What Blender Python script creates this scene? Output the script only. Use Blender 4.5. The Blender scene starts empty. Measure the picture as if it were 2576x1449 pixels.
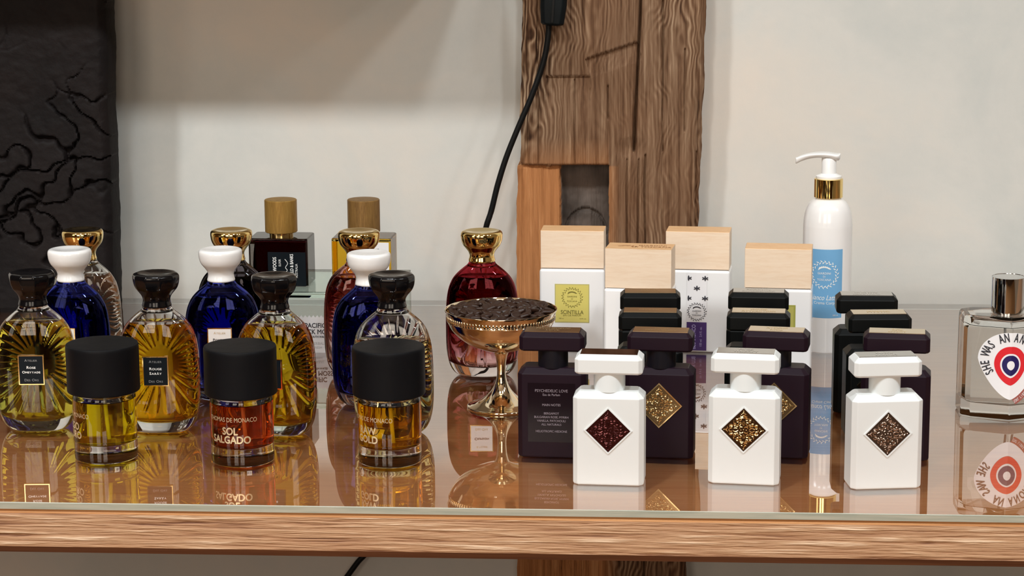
import bpy, bmesh, math, random
from math import sin, cos, pi, radians, sqrt, atan2, tan, exp
from mathutils import Vector, Matrix, noise

random.seed(7)
S = bpy.context.scene
COL = S.collection

# ------------------------------------------------------------------ camera
W, H = 2576, 1449
FPX = 5732.0                      # focal length in pixels of the photograph
T = 0.76                          # height of the glass top above the floor
HC = 0.49                         # camera height above the glass top
PITCH, YAW, ROLL = radians(11.4), radians(4.05), radians(-0.41)
cam_d = bpy.data.cameras.new('camera')
cam_d.sensor_width = 36.0
cam_d.lens = 36.0 * FPX / W
cam_d.clip_start = 0.02
cam = bpy.data.objects.new('camera', cam_d)
COL.objects.link(cam)
cam.location = (0, 0, T + HC)
cam.rotation_euler = (Matrix.Rotation(YAW, 3, 'Z') @ Matrix.Rotation(pi / 2 - PITCH, 3, 'X') @ Matrix.Rotation(ROLL, 3, 'Z')).to_euler()
S.camera = cam
CM = Matrix.Translation(cam.location) @ cam.rotation_euler.to_matrix().to_4x4()

def ray(px, py):
    return (CM.to_3x3() @ Vector(((px - W / 2) / FPX, -(py - H / 2) / FPX, -1.0)))

def ground(px, py, z=T):
    """spot on a level surface (the glass top unless told otherwise)"""
    r = ray(px, py); t = (z - cam.location.z) / r.z
    return cam.location + r * t

def upright(px, py, y):
    """spot on an upright plane parallel to the wall"""
    r = ray(px, py); t = (y - cam.location.y) / r.y
    return cam.location + r * t

# ------------------------------------------------------------------ view, world
S.view_settings.view_transform = 'Standard'
S.view_settings.look = 'None'
S.view_settings.gamma = 1.0
S.view_settings.use_curve_mapping = False
S.view_settings.exposure = -0.12
S.cycles.max_bounces = 14
S.cycles.diffuse_bounces = 3
S.cycles.glossy_bounces = 6
S.cycles.transmission_bounces = 12
S.cycles.transparent_max_bounces = 12
S.cycles.sample_clamp_indirect = 4.0
S.cycles.blur_glossy = 0.6
S.cycles.use_denoising = True

world = bpy.data.worlds.new('World'); S.world = world; world.use_nodes = True
wbg = world.node_tree.nodes['Background']
wbg.inputs[0].default_value = (0.75, 0.85, 1.0, 1); wbg.inputs[1].default_value = 1.0

FRONT = ground(1288, 1280).y          # front edge of the table
BACK = ground(1288, 757).y            # back edge of the table
POST_Y = BACK + 0.010                 # front face of the timber post
WALL_Y = BACK + 0.05
ROOM = (-2.7, 3.1, -2.9, WALL_Y, 3.2)   # x0 x1 y0 y1 height

def area(name, loc, rot, sx, sy, power, col):
    l = bpy.data.lights.new(name, 'AREA'); l.shape = 'RECTANGLE'; l.size = sx; l.size_y = sy
    l.energy = power; l.color = col
    o = bpy.data.objects.new(name, l); COL.objects.link(o); o.location = loc; o.rotation_euler = rot
    return o

# daylight standing in the window openings (see window_1 .. window_3 below)
DAY = (1.0, 0.83, 0.64)
WIN = [(-1.45, 1.95, 1.3, 1.9), (0.35, 1.95, 1.3, 1.9)]          # centre x, centre z, width, height on the front wall
SIDE = (-0.9, 1.95, 1.3, 1.9)                                        # centre y, centre z on the left wall
area('daylight_front_left', (WIN[0][0], ROOM[2] - 0.03, WIN[0][1]), (pi / 2, 0, 0), WIN[0][2], WIN[0][3], 50, DAY)
area('daylight_front_right', (WIN[1][0], ROOM[2] - 0.03, WIN[1][1]), (pi / 2, 0, 0), WIN[1][2], WIN[1][3], 42, DAY)
area('daylight_side', (ROOM[0] - 0.03, SIDE[0], SIDE[1]), (pi / 2, 0, -pi / 2), SIDE[2], SIDE[3], 20, DAY)

# ------------------------------------------------------------------ node helpers
def mat(name, col=(0.8, 0.8, 0.8), rough=0.5, metal=0.0, spec=0.5, coat=0.0, coat_rough=0.05, ior=None):
    m = bpy.data.materials.new(name); m.use_nodes = True
    b = m.node_tree.nodes['Principled BSDF']
    b.inputs['Base Color'].default_value = (*col, 1)
    b.inputs['Roughness'].default_value = rough
    b.inputs['Metallic'].default_value = metal
    b.inputs['Specular IOR Level'].default_value = spec
    b.inputs['Coat Weight'].default_value = coat
    b.inputs['Coat Roughness'].default_value = coat_rough
    if ior: b.inputs['IOR'].default_value = ior
    return m

class NT:
    def __init__(s, m):
        s.t = m.node_tree; s.b = s.t.nodes.get('Principled BSDF')
        s.out = s.t.nodes['Material Output']
    def n(s, typ, **kw):
        x = s.t.nodes.new(typ)
        for k, v in kw.items():
            if k in x.inputs: x.inputs[k].default_value = v
            else: setattr(x, k, v)
        return x
    def l(s, a, b): s.t.links.new(a, b)
    def coords(s, scale=(1, 1, 1), rot=(0, 0, 0), kind='Object'):
        c = s.n('ShaderNodeTexCoord'); m = s.n('ShaderNodeMapping')
        m.inputs['Scale'].default_value = scale; m.inputs['Rotation'].default_value = rot
        s.l(c.outputs[kind], m.inputs['Vector']); return m.outputs[0]
    def noise(s, vec, scale=5, detail=4, rough=0.5, dist=0.0):
        x = s.n('ShaderNodeTexNoise'); x.inputs['Scale'].default_value = scale
        x.inputs['Detail'].default_value = detail; x.inputs['Roughness'].default_value = rough
        x.inputs['Distortion'].default_value = dist
        s.l(vec, x.inputs['Vector']); return x.outputs['Fac']
    def ramp(s, fac, stops):
        r = s.n('ShaderNodeValToRGB'); e = r.color_ramp.elements
        while len(e) > 1: e.remove(e[-1])
        e[0].position = stops[0][0]; e[0].color = (*stops[0][1], 1)
        for p, c in stops[1:]:
            q = e.new(p); q.color = (*c, 1)
        s.l(fac, r.inputs[0]); return r.outputs[0]
    def mix(s, fac, a, b, mode='MIX'):
        x = s.n('ShaderNodeMix'); x.data_type = 'RGBA'; x.blend_type = mode
        for i, v in ((0, fac), (6, a), (7, b)):
            if hasattr(v, 'is_linked'): s.l(v, x.inputs[i])
            else: x.inputs[i].default_value = v if i == 0 else (*v, 1)
        return x.outputs[2]
    def math(s, op, a, b=0.0):
        x = s.n('ShaderNodeMath'); x.operation = op
        for i, v in ((0, a), (1, b)):
            if hasattr(v, 'is_linked'): s.l(v, x.inputs[i])
            else: x.inputs[i].default_value = v
        return x.outputs[0]
    def bump(s, h, strength=0.3, dist=0.001):
        x = s.n('ShaderNodeBump'); x.inputs['Strength'].default_value = strength
        x.inputs['Distance'].default_value = dist
        s.l(h, x.inputs['Height']); s.l(x.outputs[0], s.b.inputs['Normal'])

def glass(name, col=(1, 1, 1), ior=1.47, rough=0.0):
    m = bpy.data.materials.new(name); m.use_nodes = True; t = m.node_tree
    t.nodes.remove(t.nodes['Principled BSDF'])
    g = t.nodes.new('ShaderNodeBsdfGlass'); g.inputs['Color'].default_value = (*col, 1)
    g.inputs['IOR'].default_value = ior; g.inputs['Roughness'].default_value = rough
    t.links.new(g.outputs[0], t.nodes['Material Output'].inputs['Surface'])
    return m

def fade_glass(name, top, bottom, z0, z1, ior=1.47):
    """lacquered glass whose colour fades out towards the foot"""
    m = glass(name, top, ior); q = NT(m)
    g = [n for n in q.t.nodes if n.type == 'BSDF_GLASS'][0]
    c = q.n('ShaderNodeTexCoord'); s = q.n('ShaderNodeSeparateXYZ'); q.l(c.outputs['Object'], s.inputs[0])
    r = q.n('ShaderNodeMapRange'); r.inputs['From Min'].default_value = z0; r.inputs['From Max'].default_value = z1
    q.l(s.outputs['Z'], r.inputs['Value'])
    q.l(q.ramp(r.outputs[0], [(0, bottom), (1, top)]), g.inputs['Color'])
    return m

# ------------------------------------------------------------------ materials
M = {}
M['clear'] = glass('clear_glass', (0.97, 0.975, 0.97), 1.47)
M['air'] = glass('air_pocket', (1, 1, 1), 0.69)
M['yellow'] = glass('yellow_perfume', (0.95, 0.90, 0.32), 0.93)
M['amber'] = glass('amber_perfume', (0.95, 0.71, 0.12), 0.93)
M['amber2'] = glass('golden_perfume', (0.95, 0.75, 0.14), 0.93)
M['pale'] = glass('pale_perfume', (0.97, 0.90, 0.62), 0.93)
M['t_yellow'] = glass('deep_yellow_perfume', (0.92, 0.83, 0.09), 0.93)
M['t_red'] = glass('orange_red_perfume', (0.87, 0.36, 0.16), 0.93)
M['t_gold'] = glass('deep_gold_perfume', (0.96, 0.70, 0.08), 0.93)
M['water'] = glass('clear_perfume', (0.98, 0.98, 0.97), 0.93)
M['h_gold'] = glass('gold_perfume', (0.96, 0.74, 0.20), 0.93)
M['h_dark'] = glass('dark_maroon_perfume', (0.10, 0.015, 0.02), 0.93)
M['blue'] = fade_glass('blue_lacquered_glass', (0.03, 0.06, 0.55), (0.60, 0.66, 0.85), 0.006, 0.030)
M['red'] = fade_glass('red_lacquered_glass', (0.50, 0.05, 0.09), (0.98, 0.90, 0.90), 0.012, 0.052)
M['pink'] = fade_glass('rose_lacquered_glass', (0.72, 0.34, 0.33), (0.97, 0.93, 0.91), 0.02, 0.085)
M['grey'] = fade_glass('grey_lacquered_glass', (0.13, 0.12, 0.15), (0.9, 0.9, 0.9), 0.01, 0.06)
M['blue_out'] = fade_glass('blue_lacquer', (0.22, 0.26, 0.72), (0.80, 0.84, 0.93), 0.006, 0.028)
M['red_out'] = fade_glass('red_lacquer', (0.62, 0.16, 0.20), (0.99, 0.95, 0.95), 0.012, 0.055)
M['pink_out'] = fade_glass('rose_lacquer', (0.86, 0.60, 0.58), (0.98, 0.96, 0.95), 0.02, 0.095)
M['grey_out'] = fade_glass('grey_lacquer', (0.42, 0.40, 0.44), (0.96, 0.96, 0.96), 0.01, 0.07)
M['acrylic'] = glass('riser_glass', (0.93, 0.975, 0.955), 1.45)

m = M['black_cap'] = mat('glossy_black_cap', (0.004, 0.0035, 0.004), 0.12, spec=0.3); q = NT(m)
q.bump(q.noise(q.coords((60, 60, 60)), 1.5, 2), 0.25, 0.0012)
M['white_cap'] = mat('white_ceramic_cap', (0.86, 0.83, 0.81), 0.16, coat=0.3)
M['gold_cap'] = mat('polished_gold', (0.93, 0.70, 0.28), 0.06, 1.0)
M['gold'] = mat('gold_trim', (0.90, 0.66, 0.30), 0.18, 1.0)
M['silver_gold'] = mat('pale_gold_plate_metal', (0.88, 0.76, 0.56), 0.07, 1.0)
M['chrome'] = mat('chrome', (0.72, 0.73, 0.73), 0.04, 1.0)
M['silver'] = mat('silver_plate_metal', (0.72, 0.71, 0.70), 0.15, 1.0)
m = M['rubber'] = mat('soft_black_cap', (0.004, 0.004, 0.005), 0.5, spec=0.14); q = NT(m)
q.bump(q.noise(q.coords((1, 1, 1)), 60, 3), 0.25, 0.0015)
M['label_black'] = mat('black_label', (0.005, 0.008, 0.011), 0.45, spec=0.15)
M['label_cream'] = mat('cream_label', (0.80, 0.74, 0.70), 0.45)
M['ink_light'] = mat('pale_print', (0.85, 0.83, 0.80), 0.5)
M['ink_dim'] = mat('grey_print', (0.28, 0.28, 0.28), 0.5)
M['ink_dark'] = mat('dark_print', (0.03, 0.03, 0.04), 0.5)
M['ink_gold'] = mat('champagne_print', (0.80, 0.66, 0.42), 0.3, 0.6)
M['ink_violet'] = mat('dull_violet_print', (0.26, 0.21, 0.24), 0.5)
M['white_lacquer'] = mat('white_matt_lacquer', (0.765, 0.775, 0.765), 0.42, spec=0.4)
M['white_neck'] = mat('white_neck', (0.80, 0.83, 0.83), 0.25)
M['purple_lacquer'] = mat('dark_purple_matt_lacquer', (0.013, 0.005, 0.010), 0.42, spec=0.16)
M['black_lacquer'] = mat('black_matt_lacquer', (0.003, 0.0035, 0.0035), 0.42, spec=0.15)
M['black_neck'] = mat('black_neck', (0.006, 0.005, 0.008), 0.35, spec=0.25)
M['maroon_metal'] = mat('dark_maroon_metal', (0.10, 0.035, 0.045), 0.16, 1.0)
M['maroon_relief'] = mat('maroon_relief_metal', (0.15, 0.055, 0.06), 0.18, 1.0)
M['gold_ground'] = mat('antique_gold_ground', (0.26, 0.18, 0.09), 0.28, 1.0)
M['bronze_dark'] = mat('dark_bronze_ground', (0.10, 0.055, 0.03), 0.28, 1.0)
M['gold_relief'] = mat('gold_relief_metal', (0.92, 0.72, 0.38), 0.14, 1.0)
M['pewter_ground'] = mat('brown_pewter_ground', (0.20, 0.155, 0.13), 0.30, 1.0)
M['pewter_relief'] = mat('pewter_relief_metal', (0.62, 0.52, 0.46), 0.18, 1.0)
M['plate_gold'] = mat('gold_cap_plate', (0.88, 0.68, 0.42), 0.28, 1.0)
M['plate_tan'] = mat('champagne_cap_plate', (0.85, 0.72, 0.52), 0.22, 1.0)
M['plate_dim'] = mat('old_gold_cap_plate', (0.60, 0.44, 0.25), 0.25, 1.0)
M['plate_text'] = mat('raised_gold_lettering', (1.0, 0.84, 0.52), 0.35, 1.0)
M['plate_text_silver'] = mat('raised_silver_lettering', (0.90, 0.89, 0.86), 0.35, 1.0)
M['plate_silver'] = mat('silver_cap_plate', (0.62, 0.62, 0.60), 0.20, 1.0)
M['plate_maroon'] = mat('maroon_cap_plate', (0.20, 0.09, 0.085), 0.08, 1.0)
M['bone'] = mat('white_box_lacquer', (0.86, 0.84, 0.83), 0.22, coat=0.4)
M['pump_white'] = mat('white_plastic', (0.87, 0.85, 0.83), 0.22, coat=0.3)
M['pump_body'] = mat('white_glossy_plastic', (0.84, 0.81, 0.79), 0.18, coat=0.5)
M['blue_label'] = mat('sky_blue_label', (0.16, 0.38, 0.62), 0.4)
M['yellow_label'] = mat('yellow_label', (0.66, 0.56, 0.14), 0.45)
M['yellow_edge'] = mat('yellow_label_border', (0.50, 0.44, 0.16), 0.45)
M['olive_label'] = mat('olive_green_label', (0.33, 0.32, 0.06), 0.45)
M['olive_ink'] = mat('olive_print', (0.20, 0.17, 0.03), 0.5)
M['violet_label'] = mat('violet_label', (0.055, 0.018, 0.14), 0.4)
M['violet_ink'] = mat('pale_violet_print', (0.45, 0.38, 0.66), 0.5)
M['card'] = mat('card_stock', (0.82, 0.79, 0.79), 0.6)
M['label_white'] = mat('white_label', (0.87, 0.85, 0.86), 0.35)
M['red_ink'] = mat('red_print', (0.72, 0.02, 0.03), 0.35)
M['navy_ink'] = mat('navy_print', (0.015, 0.010, 0.10), 0.35)
M['rust_ink'] = mat('rust_red_band', (0.36, 0.10, 0.08), 0.4)
M['cable'] = mat('black_cable', (0.004, 0.004, 0.004), 0.45, spec=0.2)
M['switch'] = mat('black_switch_plastic', (0.004, 0.006, 0.007), 0.45, spec=0.15)

def wood(name, c0, c1, c2, scale, stretch, bumpd=0.0, rough=0.45, dist=0.6, det=6, spec=0.4):
    m = mat(name, c1, rough, spec=spec); q = NT(m)
    v = q.coords(stretch)
    f = q.noise(v, scale, det, 0.65, dist)
    f2 = q.noise(v, scale * 4.3, 3, 0.6, 0.2)
    g = q.math('ADD', q.math('MULTIPLY', f, 0.7), q.math('MULTIPLY', f2, 0.3))
    q.l(q.ramp(g, [(0.32, c0), (0.5, c1), (0.68, c2)]), q.b.inputs['Base Color'])
    if bumpd: q.bump(g, 0.9, bumpd)
    return m
M['pale_wood'] = wood('pale_beech', (0.75, 0.55, 0.38), (0.80, 0.62, 0.46), (0.83, 0.67, 0.51), 9, (3, 8, 26), 0.0001, 0.5)
M['pale_wood_top'] = wood('pale_beech_orange_top', (0.66, 0.36, 0.17), (0.74, 0.44, 0.22), (0.80, 0.52, 0.30), 12, (8, 30, 8), 0.0, 0.45)  # top face of the block caps, a deeper orange than the sides
M['gold_wood'] = wood('gold_stained_wood', (0.25, 0.13, 0.028), (0.36, 0.20, 0.045), (0.46, 0.27, 0.07), 14, (16, 16, 2.0), 0.0004, 0.42)
M['gold_wood2'] = wood('brown_gold_stained_wood', (0.16, 0.080, 0.025), (0.25, 0.135, 0.04), (0.33, 0.185, 0.06), 14, (16, 16, 2.0), 0.0004, 0.42)
M['gold_wood'].node_tree.nodes['Principled BSDF'].inputs['Metallic'].default_value = 0.45
M['gold_wood2'].node_tree.nodes['Principled BSDF'].inputs['Metallic'].default_value = 0.35
M['table_top'] = wood('oiled_brown_wood', (0.76, 0.31, 0.12), (0.86, 0.39, 0.16), (0.92, 0.47, 0.22), 9, (0.8, 14, 4), 0.0, 0.6, 0.4)
m = M['apron'] = mat('brushed_oak_edge', (0.5, 0.3, 0.2), 0.55, spec=0.3); q = NT(m)
v = q.coords((8.5, 90, 200))
f = q.noise(v, 1.5, 3, 0.55, 0.4)
f2 = q.noise(q.coords((22, 300, 420)), 1.0, 3, 0.6, 0.4)
g = q.math('ADD', q.math('MULTIPLY', f, 0.75), q.math('MULTIPLY', f2, 0.25))
q.l(q.ramp(g, [(0.34, (0.20, 0.085, 0.045)), (0.43, (0.47, 0.25, 0.135)), (0.57, (0.57, 0.34, 0.195)), (0.66, (0.85, 0.62, 0.43))]), q.b.inputs['Base Color'])
q.bump(g, 1.0, 0.0035)
M['bevel_wood'] = wood('orange_oak_bevel', (0.42, 0.17, 0.06), (0.58, 0.27, 0.10), (0.68, 0.36, 0.16), 5, (1, 30, 60), 0.0006, 0.4)
M['under_wood'] = wood('dark_under_bevel', (0.10, 0.035, 0.018), (0.17, 0.07, 0.035), (0.23, 0.10, 0.05), 5, (1, 30, 60), 0.0, 0.6)

# glass sheet over the wood: clear, with the Fresnel mirror of its two faces
m = bpy.data.materials.new('clear_glass_sheet'); m.use_nodes = True; t = m.node_tree
t.nodes.remove(t.nodes['Principled BSDF'])
fr = t.nodes.new('ShaderNodeFresnel'); fr.inputs['IOR'].default_value = 1.62
a = t.nodes.new('ShaderNodeMath'); a.operation = 'MULTIPLY'; a.inputs[1].default_value = 3.0
b_ = t.nodes.new('ShaderNodeMath'); b_.operation = 'MULTIPLY_ADD'; b_.inputs[1].default_value = 2.0; b_.inputs[2].default_value = 1.0
c_ = t.nodes.new('ShaderNodeMath'); c_.operation = 'DIVIDE'
t.links.new(fr.outputs[0], a.inputs[0]); t.links.new(fr.outputs[0], b_.inputs[0])
t.links.new(a.outputs[0], c_.inputs[0]); t.links.new(b_.outputs[0], c_.inputs[1])
tr = t.nodes.new('ShaderNodeBsdfTransparent'); tr.inputs[0].default_value = (0.95, 0.975, 0.96, 1)
gl = t.nodes.new('ShaderNodeBsdfGlossy'); gl.inputs['Roughness'].default_value = 0.0
gl.inputs['Color'].default_value = (1, 1, 1, 1)
mx = t.nodes.new('ShaderNodeMixShader')
t.links.new(c_.outputs[0], mx.inputs[0]); t.links.new(tr.outputs[0], mx.inputs[1]); t.links.new(gl.outputs[0], mx.inputs[2])
t.links.new(mx.outputs[0], t.nodes['Material Output'].inputs['Surface'])
M['sheet'] = m
m = bpy.data.materials.new('glass_sheet_underside'); m.use_nodes = True; t = m.node_tree
t.nodes.remove(t.nodes['Principled BSDF'])
tr = t.nodes.new('ShaderNodeBsdfTransparent'); tr.inputs[0].default_value = (0.97, 0.985, 0.975, 1)
t.links.new(tr.outputs[0], t.nodes['Material Output'].inputs['Surface'])
M['sheet_under'] = m
m = M['sheet_edge'] = mat('ground_glass_edge', (0.42, 0.42, 0.34), 0.35, spec=0.5); q = NT(m)
f = q.noise(q.coords((3, 3, 60)), 6, 4, 0.6)
q.l(q.ramp(f, [(0.35, (0.36, 0.37, 0.30)), (0.6, (0.48, 0.46, 0.37))]), q.b.inputs['Base Color'])

# plaster wall: blotchy limewash, faint trowel relief
m = M['wall'] = mat('limewashed_plaster', (0.62, 0.585, 0.54), 0.85, spec=0.2); q = NT(m)
f = q.noise(q.coords((1, 1, 1)), 4.5, 5, 0.55, 0.6)
f2 = q.noise(q.coords((1, 1, 1)), 60, 4, 0.6)
g = q.math('ADD', q.math('MULTIPLY', f, 0.88), q.math('MULTIPLY', f2, 0.12))
q.l(q.ramp(g, [(0.3, (0.505, 0.505, 0.475)), (0.5, (0.59, 0.565, 0.52)), (0.7, (0.665, 0.59, 0.515))]), q.b.inputs['Base Color'])
q.bump(g, 0.35, 0.006)
M['room_wall'] = mat('room_plaster', (0.52, 0.47, 0.40), 0.9, spec=0.1)
M['dark_panel'] = mat('dark_brown_wall_paint', (0.10, 0.062, 0.038), 0.7, spec=0.2)
M['room_ceiling'] = mat('ceiling_paint', (0.62, 0.55, 0.46), 0.9, spec=0.1)
M['floor'] = wood('brown_floorboards', (0.34, 0.17, 0.07), (0.42, 0.22, 0.095), (0.48, 0.27, 0.12), 3, (1, 8, 1), 0, 0.5)
M['window_paint'] = mat('dark_window_paint', (0.10, 0.09, 0.08), 0.5)

# rough black painted post with cracks
m = M['black_post'] = mat('cracked_black_paint', (0.018, 0.014, 0.013), 0.6, spec=0.1); q = NT(m)
f = q.noise(q.coords((1, 1, 1)), 7, 5, 0.6)
q.l(q.ramp(f, [(0.3, (0.007, 0.0062, 0.0065)), (0.6, (0.013, 0.0095, 0.009))]), q.b.inputs['Base Color'])
f3 = q.noise(q.coords((1, 1, 1)), 28, 5, 0.65)
q.bump(f3, 0.5, 0.004)

# old timber
m = M['timber'] = mat('weathered_timber', (0.4, 0.25, 0.15), 0.75, spec=0.2); q = NT(m)
big = q.noise(q.coords((1, 1, 0.5)), 7, 3, 0.5, 0.5)
wv = q.n('ShaderNodeTexWave'); wv.wave_type = 'BANDS'; wv.bands_direction = 'X'
wv.inputs['Scale'].default_value = 58; wv.inputs['Distortion'].default_value = 26; wv.inputs['Detail'].default_value = 2
wv.inputs['Detail Scale'].default_value = 0.55; wv.inputs['Detail Roughness'].default_value = 0.45
q.l(q.coords((1, 1, 0.55)), wv.inputs['Vector'])
st = q.noise(q.coords((170, 60, 5.5)), 1.0, 5, 0.72, 0.6)
fine = q.noise(q.coords((620, 100, 14)), 1.0, 3, 0.7, 0.3)
msk = q.ramp(q.noise(q.coords((1, 1, 0.35), (0, 0, 0)), 9, 2), [(0.42, (0.1, 0.1, 0.1)), (0.55, (1, 1, 1))])
wm = q.math('MULTIPLY', q.math('SUBTRACT', wv.outputs['Fac'], 0.5), q.math('MULTIPLY', msk, 0.40))
g = q.math('ADD', q.math('ADD', q.math('MULTIPLY', st, 0.72), q.math('MULTIPLY', fine, 0.28)), wm)
base = q.ramp(g, [(0.28, (0.045, 0.019, 0.009)), (0.43, (0.145, 0.074, 0.038)), (0.56, (0.235, 0.138, 0.080)), (0.74, (0.44, 0.30, 0.19))])
tone = q.ramp(big, [(0.3, (0.80, 0.66, 0.55)), (0.6, (1.0, 1.0, 1.0))])
base = q.mix(1.0, base, tone, 'MULTIPLY')
at1 = q.n('ShaderNodeAttribute'); at1.attribute_name = 'orange'
base = q.mix(at1.outputs['Fac'], base, q.ramp(st, [(0.3, (0.24, 0.085, 0.025)), (0.55, (0.44, 0.18, 0.065)), (0.75, (0.60, 0.30, 0.13))]))
at2 = q.n('ShaderNodeAttribute'); at2.attribute_name = 'grey'
base = q.mix(at2.outputs['Fac'], base, q.ramp(q.noise(q.coords((1, 1, 1)), 30, 5), [(0.3, (0.055, 0.042, 0.034)), (0.7, (0.15, 0.115, 0.095))]))
q.l(base, q.b.inputs['Base Color'])
q.bump(g, 1.0, 0.0022)

m = M['bean'] = mat('roasted_coffee', (0.028, 0.011, 0.006), 0.38, spec=0.4); q = NT(m)
q.bump(q.noise(q.coords((1, 1, 1)), 300, 3), 0.4, 0.0004)

# ------------------------------------------------------------------ object helpers
def link(name, me, mats, parent=None, smooth=None, label=None):
    for mm in (mats if isinstance(mats, (list, tuple)) else [mats]):
        me.materials.append(mm)
    if smooth is not None:
        me.shade_smooth() if smooth is True else me.set_sharp_from_angle(angle=radians(smooth))
        for p in me.polygons: p.use_smooth = True
        if smooth is not True: me.set_sharp_from_angle(angle=radians(smooth))
    o = bpy.data.objects.new(name, me); COL.objects.link(o)
    if parent: o.parent = parent
    if label: o['label'] = label
    return o

def obj(name, bm, mats, parent=None, smooth=None, label=None, bevel=None):
    me = bpy.data.meshes.new(name); bmesh.ops.recalc_face_normals(bm, faces=bm.faces) if not getattr(bm, '_keep', False) else None
    bm.to_mesh(me); bm.free()
    o = link(name, me, mats, parent, smooth, label)
    if bevel:
        b = o.modifiers.new('bevel', 'BEVEL'); b.width = bevel; b.segments = 3; b.limit_method = 'ANGLE'
        b.angle_limit = radians(25); b.harden_normals = True
        for p in me.polygons: p.use_smooth = True
    return o

def tag(o, label, cat, group=None):
    o['label'] = label; o['category'] = cat
    if group: o['group'] = group
    return o

def thing(name, label, cat, loc, rz=0.0, group=None, sc=(1, 1, 1)):
    o = bpy.data.objects.new(name, None); o.empty_display_size = 0.02
    COL.objects.link(o); o.location = loc; o.rotation_euler = (0, 0, rz); o.scale = sc
    return tag(o, label, cat, group)

def loft(rings, bm=None, cap0=True, cap1=True, mi=0, closed=True):
    bm = bm or bmesh.new()
    vs = [[bm.verts.new(p) for p in r] for r in rings]
    n = len(rings[0])
    for i in range(len(rings) - 1):
        for j in range(n if closed else n - 1):
            k = (j + 1) % n
            f = bm.faces.new((vs[i][j], vs[i][k], vs[i + 1][k], vs[i + 1][j])); f.material_index = mi
    if cap0: f = bm.faces.new(list(reversed(vs[0]))); f.material_index = mi
    if cap1: f = bm.faces.new(vs[-1]); f.material_index = mi
    return bm

def box(bm, x0, x1, y0, y1, z0, z1, mi=0):
    return loft([[Vector((x0, y0, z)), Vector((x1, y0, z)), Vector((x1, y1, z)), Vector((x0, y1, z))] for z in (z0, z1)], bm, mi=mi)

def lathe(profile, seg=64, bm=None, cap0=True, cap1=True, mi=0, fn=None):
    rings = []
    for r, z in profile:
        ring = []
        for j in range(seg):
            a = 2 * pi * j / seg
            rr = r * (fn(a, z) if fn else 1.0)
            ring.append(Vector((rr * cos(a), rr * sin(a), z)))
        rings.append(ring)
    return loft(rings, bm, cap0, cap1, mi)

def oct_ring(w, d, c, z):
    """octagon: a rectangle w x d with its four corners cut by c"""
    x, y = w / 2, d / 2
    return [Vector(p) for p in ((-x + c, -y, z), (x - c, -y, z), (x, -y + c, z), (x, y - c, z),
                                (x - c, y, z), (-x + c, y, z), (-x, y - c, z), (-x, -y + c, z))]

def catmull(pts, n=6):
    out = []
    P = [pts[0]] + list(pts) + [pts[-1]]
    for i in range(1, len(P) - 2):
        for k in range(n):
            t = k / n; a, b, c, d = P[i - 1], P[i], P[i + 1], P[i + 2]
            out.append(tuple(0.5 * ((2 * b[q]) + (-a[q] + c[q]) * t + (2 * a[q] - 5 * b[q] + 4 * c[q] - d[q]) * t * t
                                    + (-a[q] + 3 * b[q] - 3 * c[q] + d[q]) * t ** 3) for q in range(len(b))))
    out.append(tuple(pts[-1])); return out

def lerp_prof(prof, z):
    for (z0, *a), (z1, *b) in zip(prof, prof[1:]):
        if z <= z1:
            t = 0 if z1 == z0 else max(0, (z - z0) / (z1 - z0))
            return [p + (q - p) * t for p, q in zip(a, b)]
    return list(prof[-1][1:])

def tube(bm, pts, r, seg=8, mi=0, flat=1.0):
    """a swept tube; r may be a number or a list"""
    pts = [Vector(p) for p in pts]; rings = []
    up = Vector((0, 1, 0)) if flat != 1.0 else Vector((0.13, 0.2, 1)).normalized()
    for i, p in enumerate(pts):
        d = (pts[min(i + 1, len(pts) - 1)] - pts[max(i - 1, 0)]).normalized()
        a = d.cross(up)
        if a.length < 1e-4: a = d.cross(Vector((1, 0, 0)))
        a.normalize(); b = a.cross(d).normalized()
        rr = r[i] if isinstance(r, (list, tuple)) else r
        rings.append([p + a * rr * cos(2 * pi * k / seg) + b * rr * flat * sin(2 * pi * k / seg) for k in range(seg)])
    return loft(rings, bm, mi=mi)

def add_poly(bm, pts, fn, mi=0):
    """filled outline given in label coordinates, laid on a surface by fn(x, y)"""
    f = bm.faces.new([bm.verts.new(fn(x, y)) for x, y in pts]); f.material_index = mi
    return f

_tc = {}
def text_geo(s, size):
    if (s, size) not in _tc:
        c = bpy.data.curves.new('t', 'FONT'); c.body = s; c.size = size
        c.align_x = 'CENTER'; c.align_y = 'CENTER'; c.resolution_u = 3
        o = bpy.data.objects.new('t', c); COL.objects.link(o)
        bpy.context.view_layer.update()
        me = bpy.data.meshes.new_from_object(o.evaluated_get(bpy.context.evaluated_depsgraph_get()))
        _tc[(s, size)] = ([tuple(v.co) for v in me.vertices], [tuple(p.vertices) for p in me.polygons])
        bpy.data.objects.remove(o); bpy.data.curves.remove(c); bpy.data.meshes.remove(me)
    return _tc[(s, size)]

def add_text(bm, s, size, x, y, fn, mi=1, sx=1.0, rot=0.0, bold=0.0):
    """lettering laid on a surface; x, y in label coordinates"""
    vs, fs = text_geo(s, 1.0)
    cr, sr = cos(rot), sin(rot)
    offs = [(0, 0)] if not bold else [(-bold, 0), (bold, 0), (0, bold), (0, -bold)]
    for k, (ox, oy) in enumerate(offs):
        vv = []
        for p in vs:
            a, b = p[0] * size * sx + ox, p[1] * size + oy
            vv.append(bm.verts.new(fn(x + a * cr - b * sr, y + a * sr + b * cr, k * 6e-6)))
        for f in fs:
            try:
                q_ = bm.faces.new([vv[i] for i in f]); q_.material_index = mi
            except ValueError: pass

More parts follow.
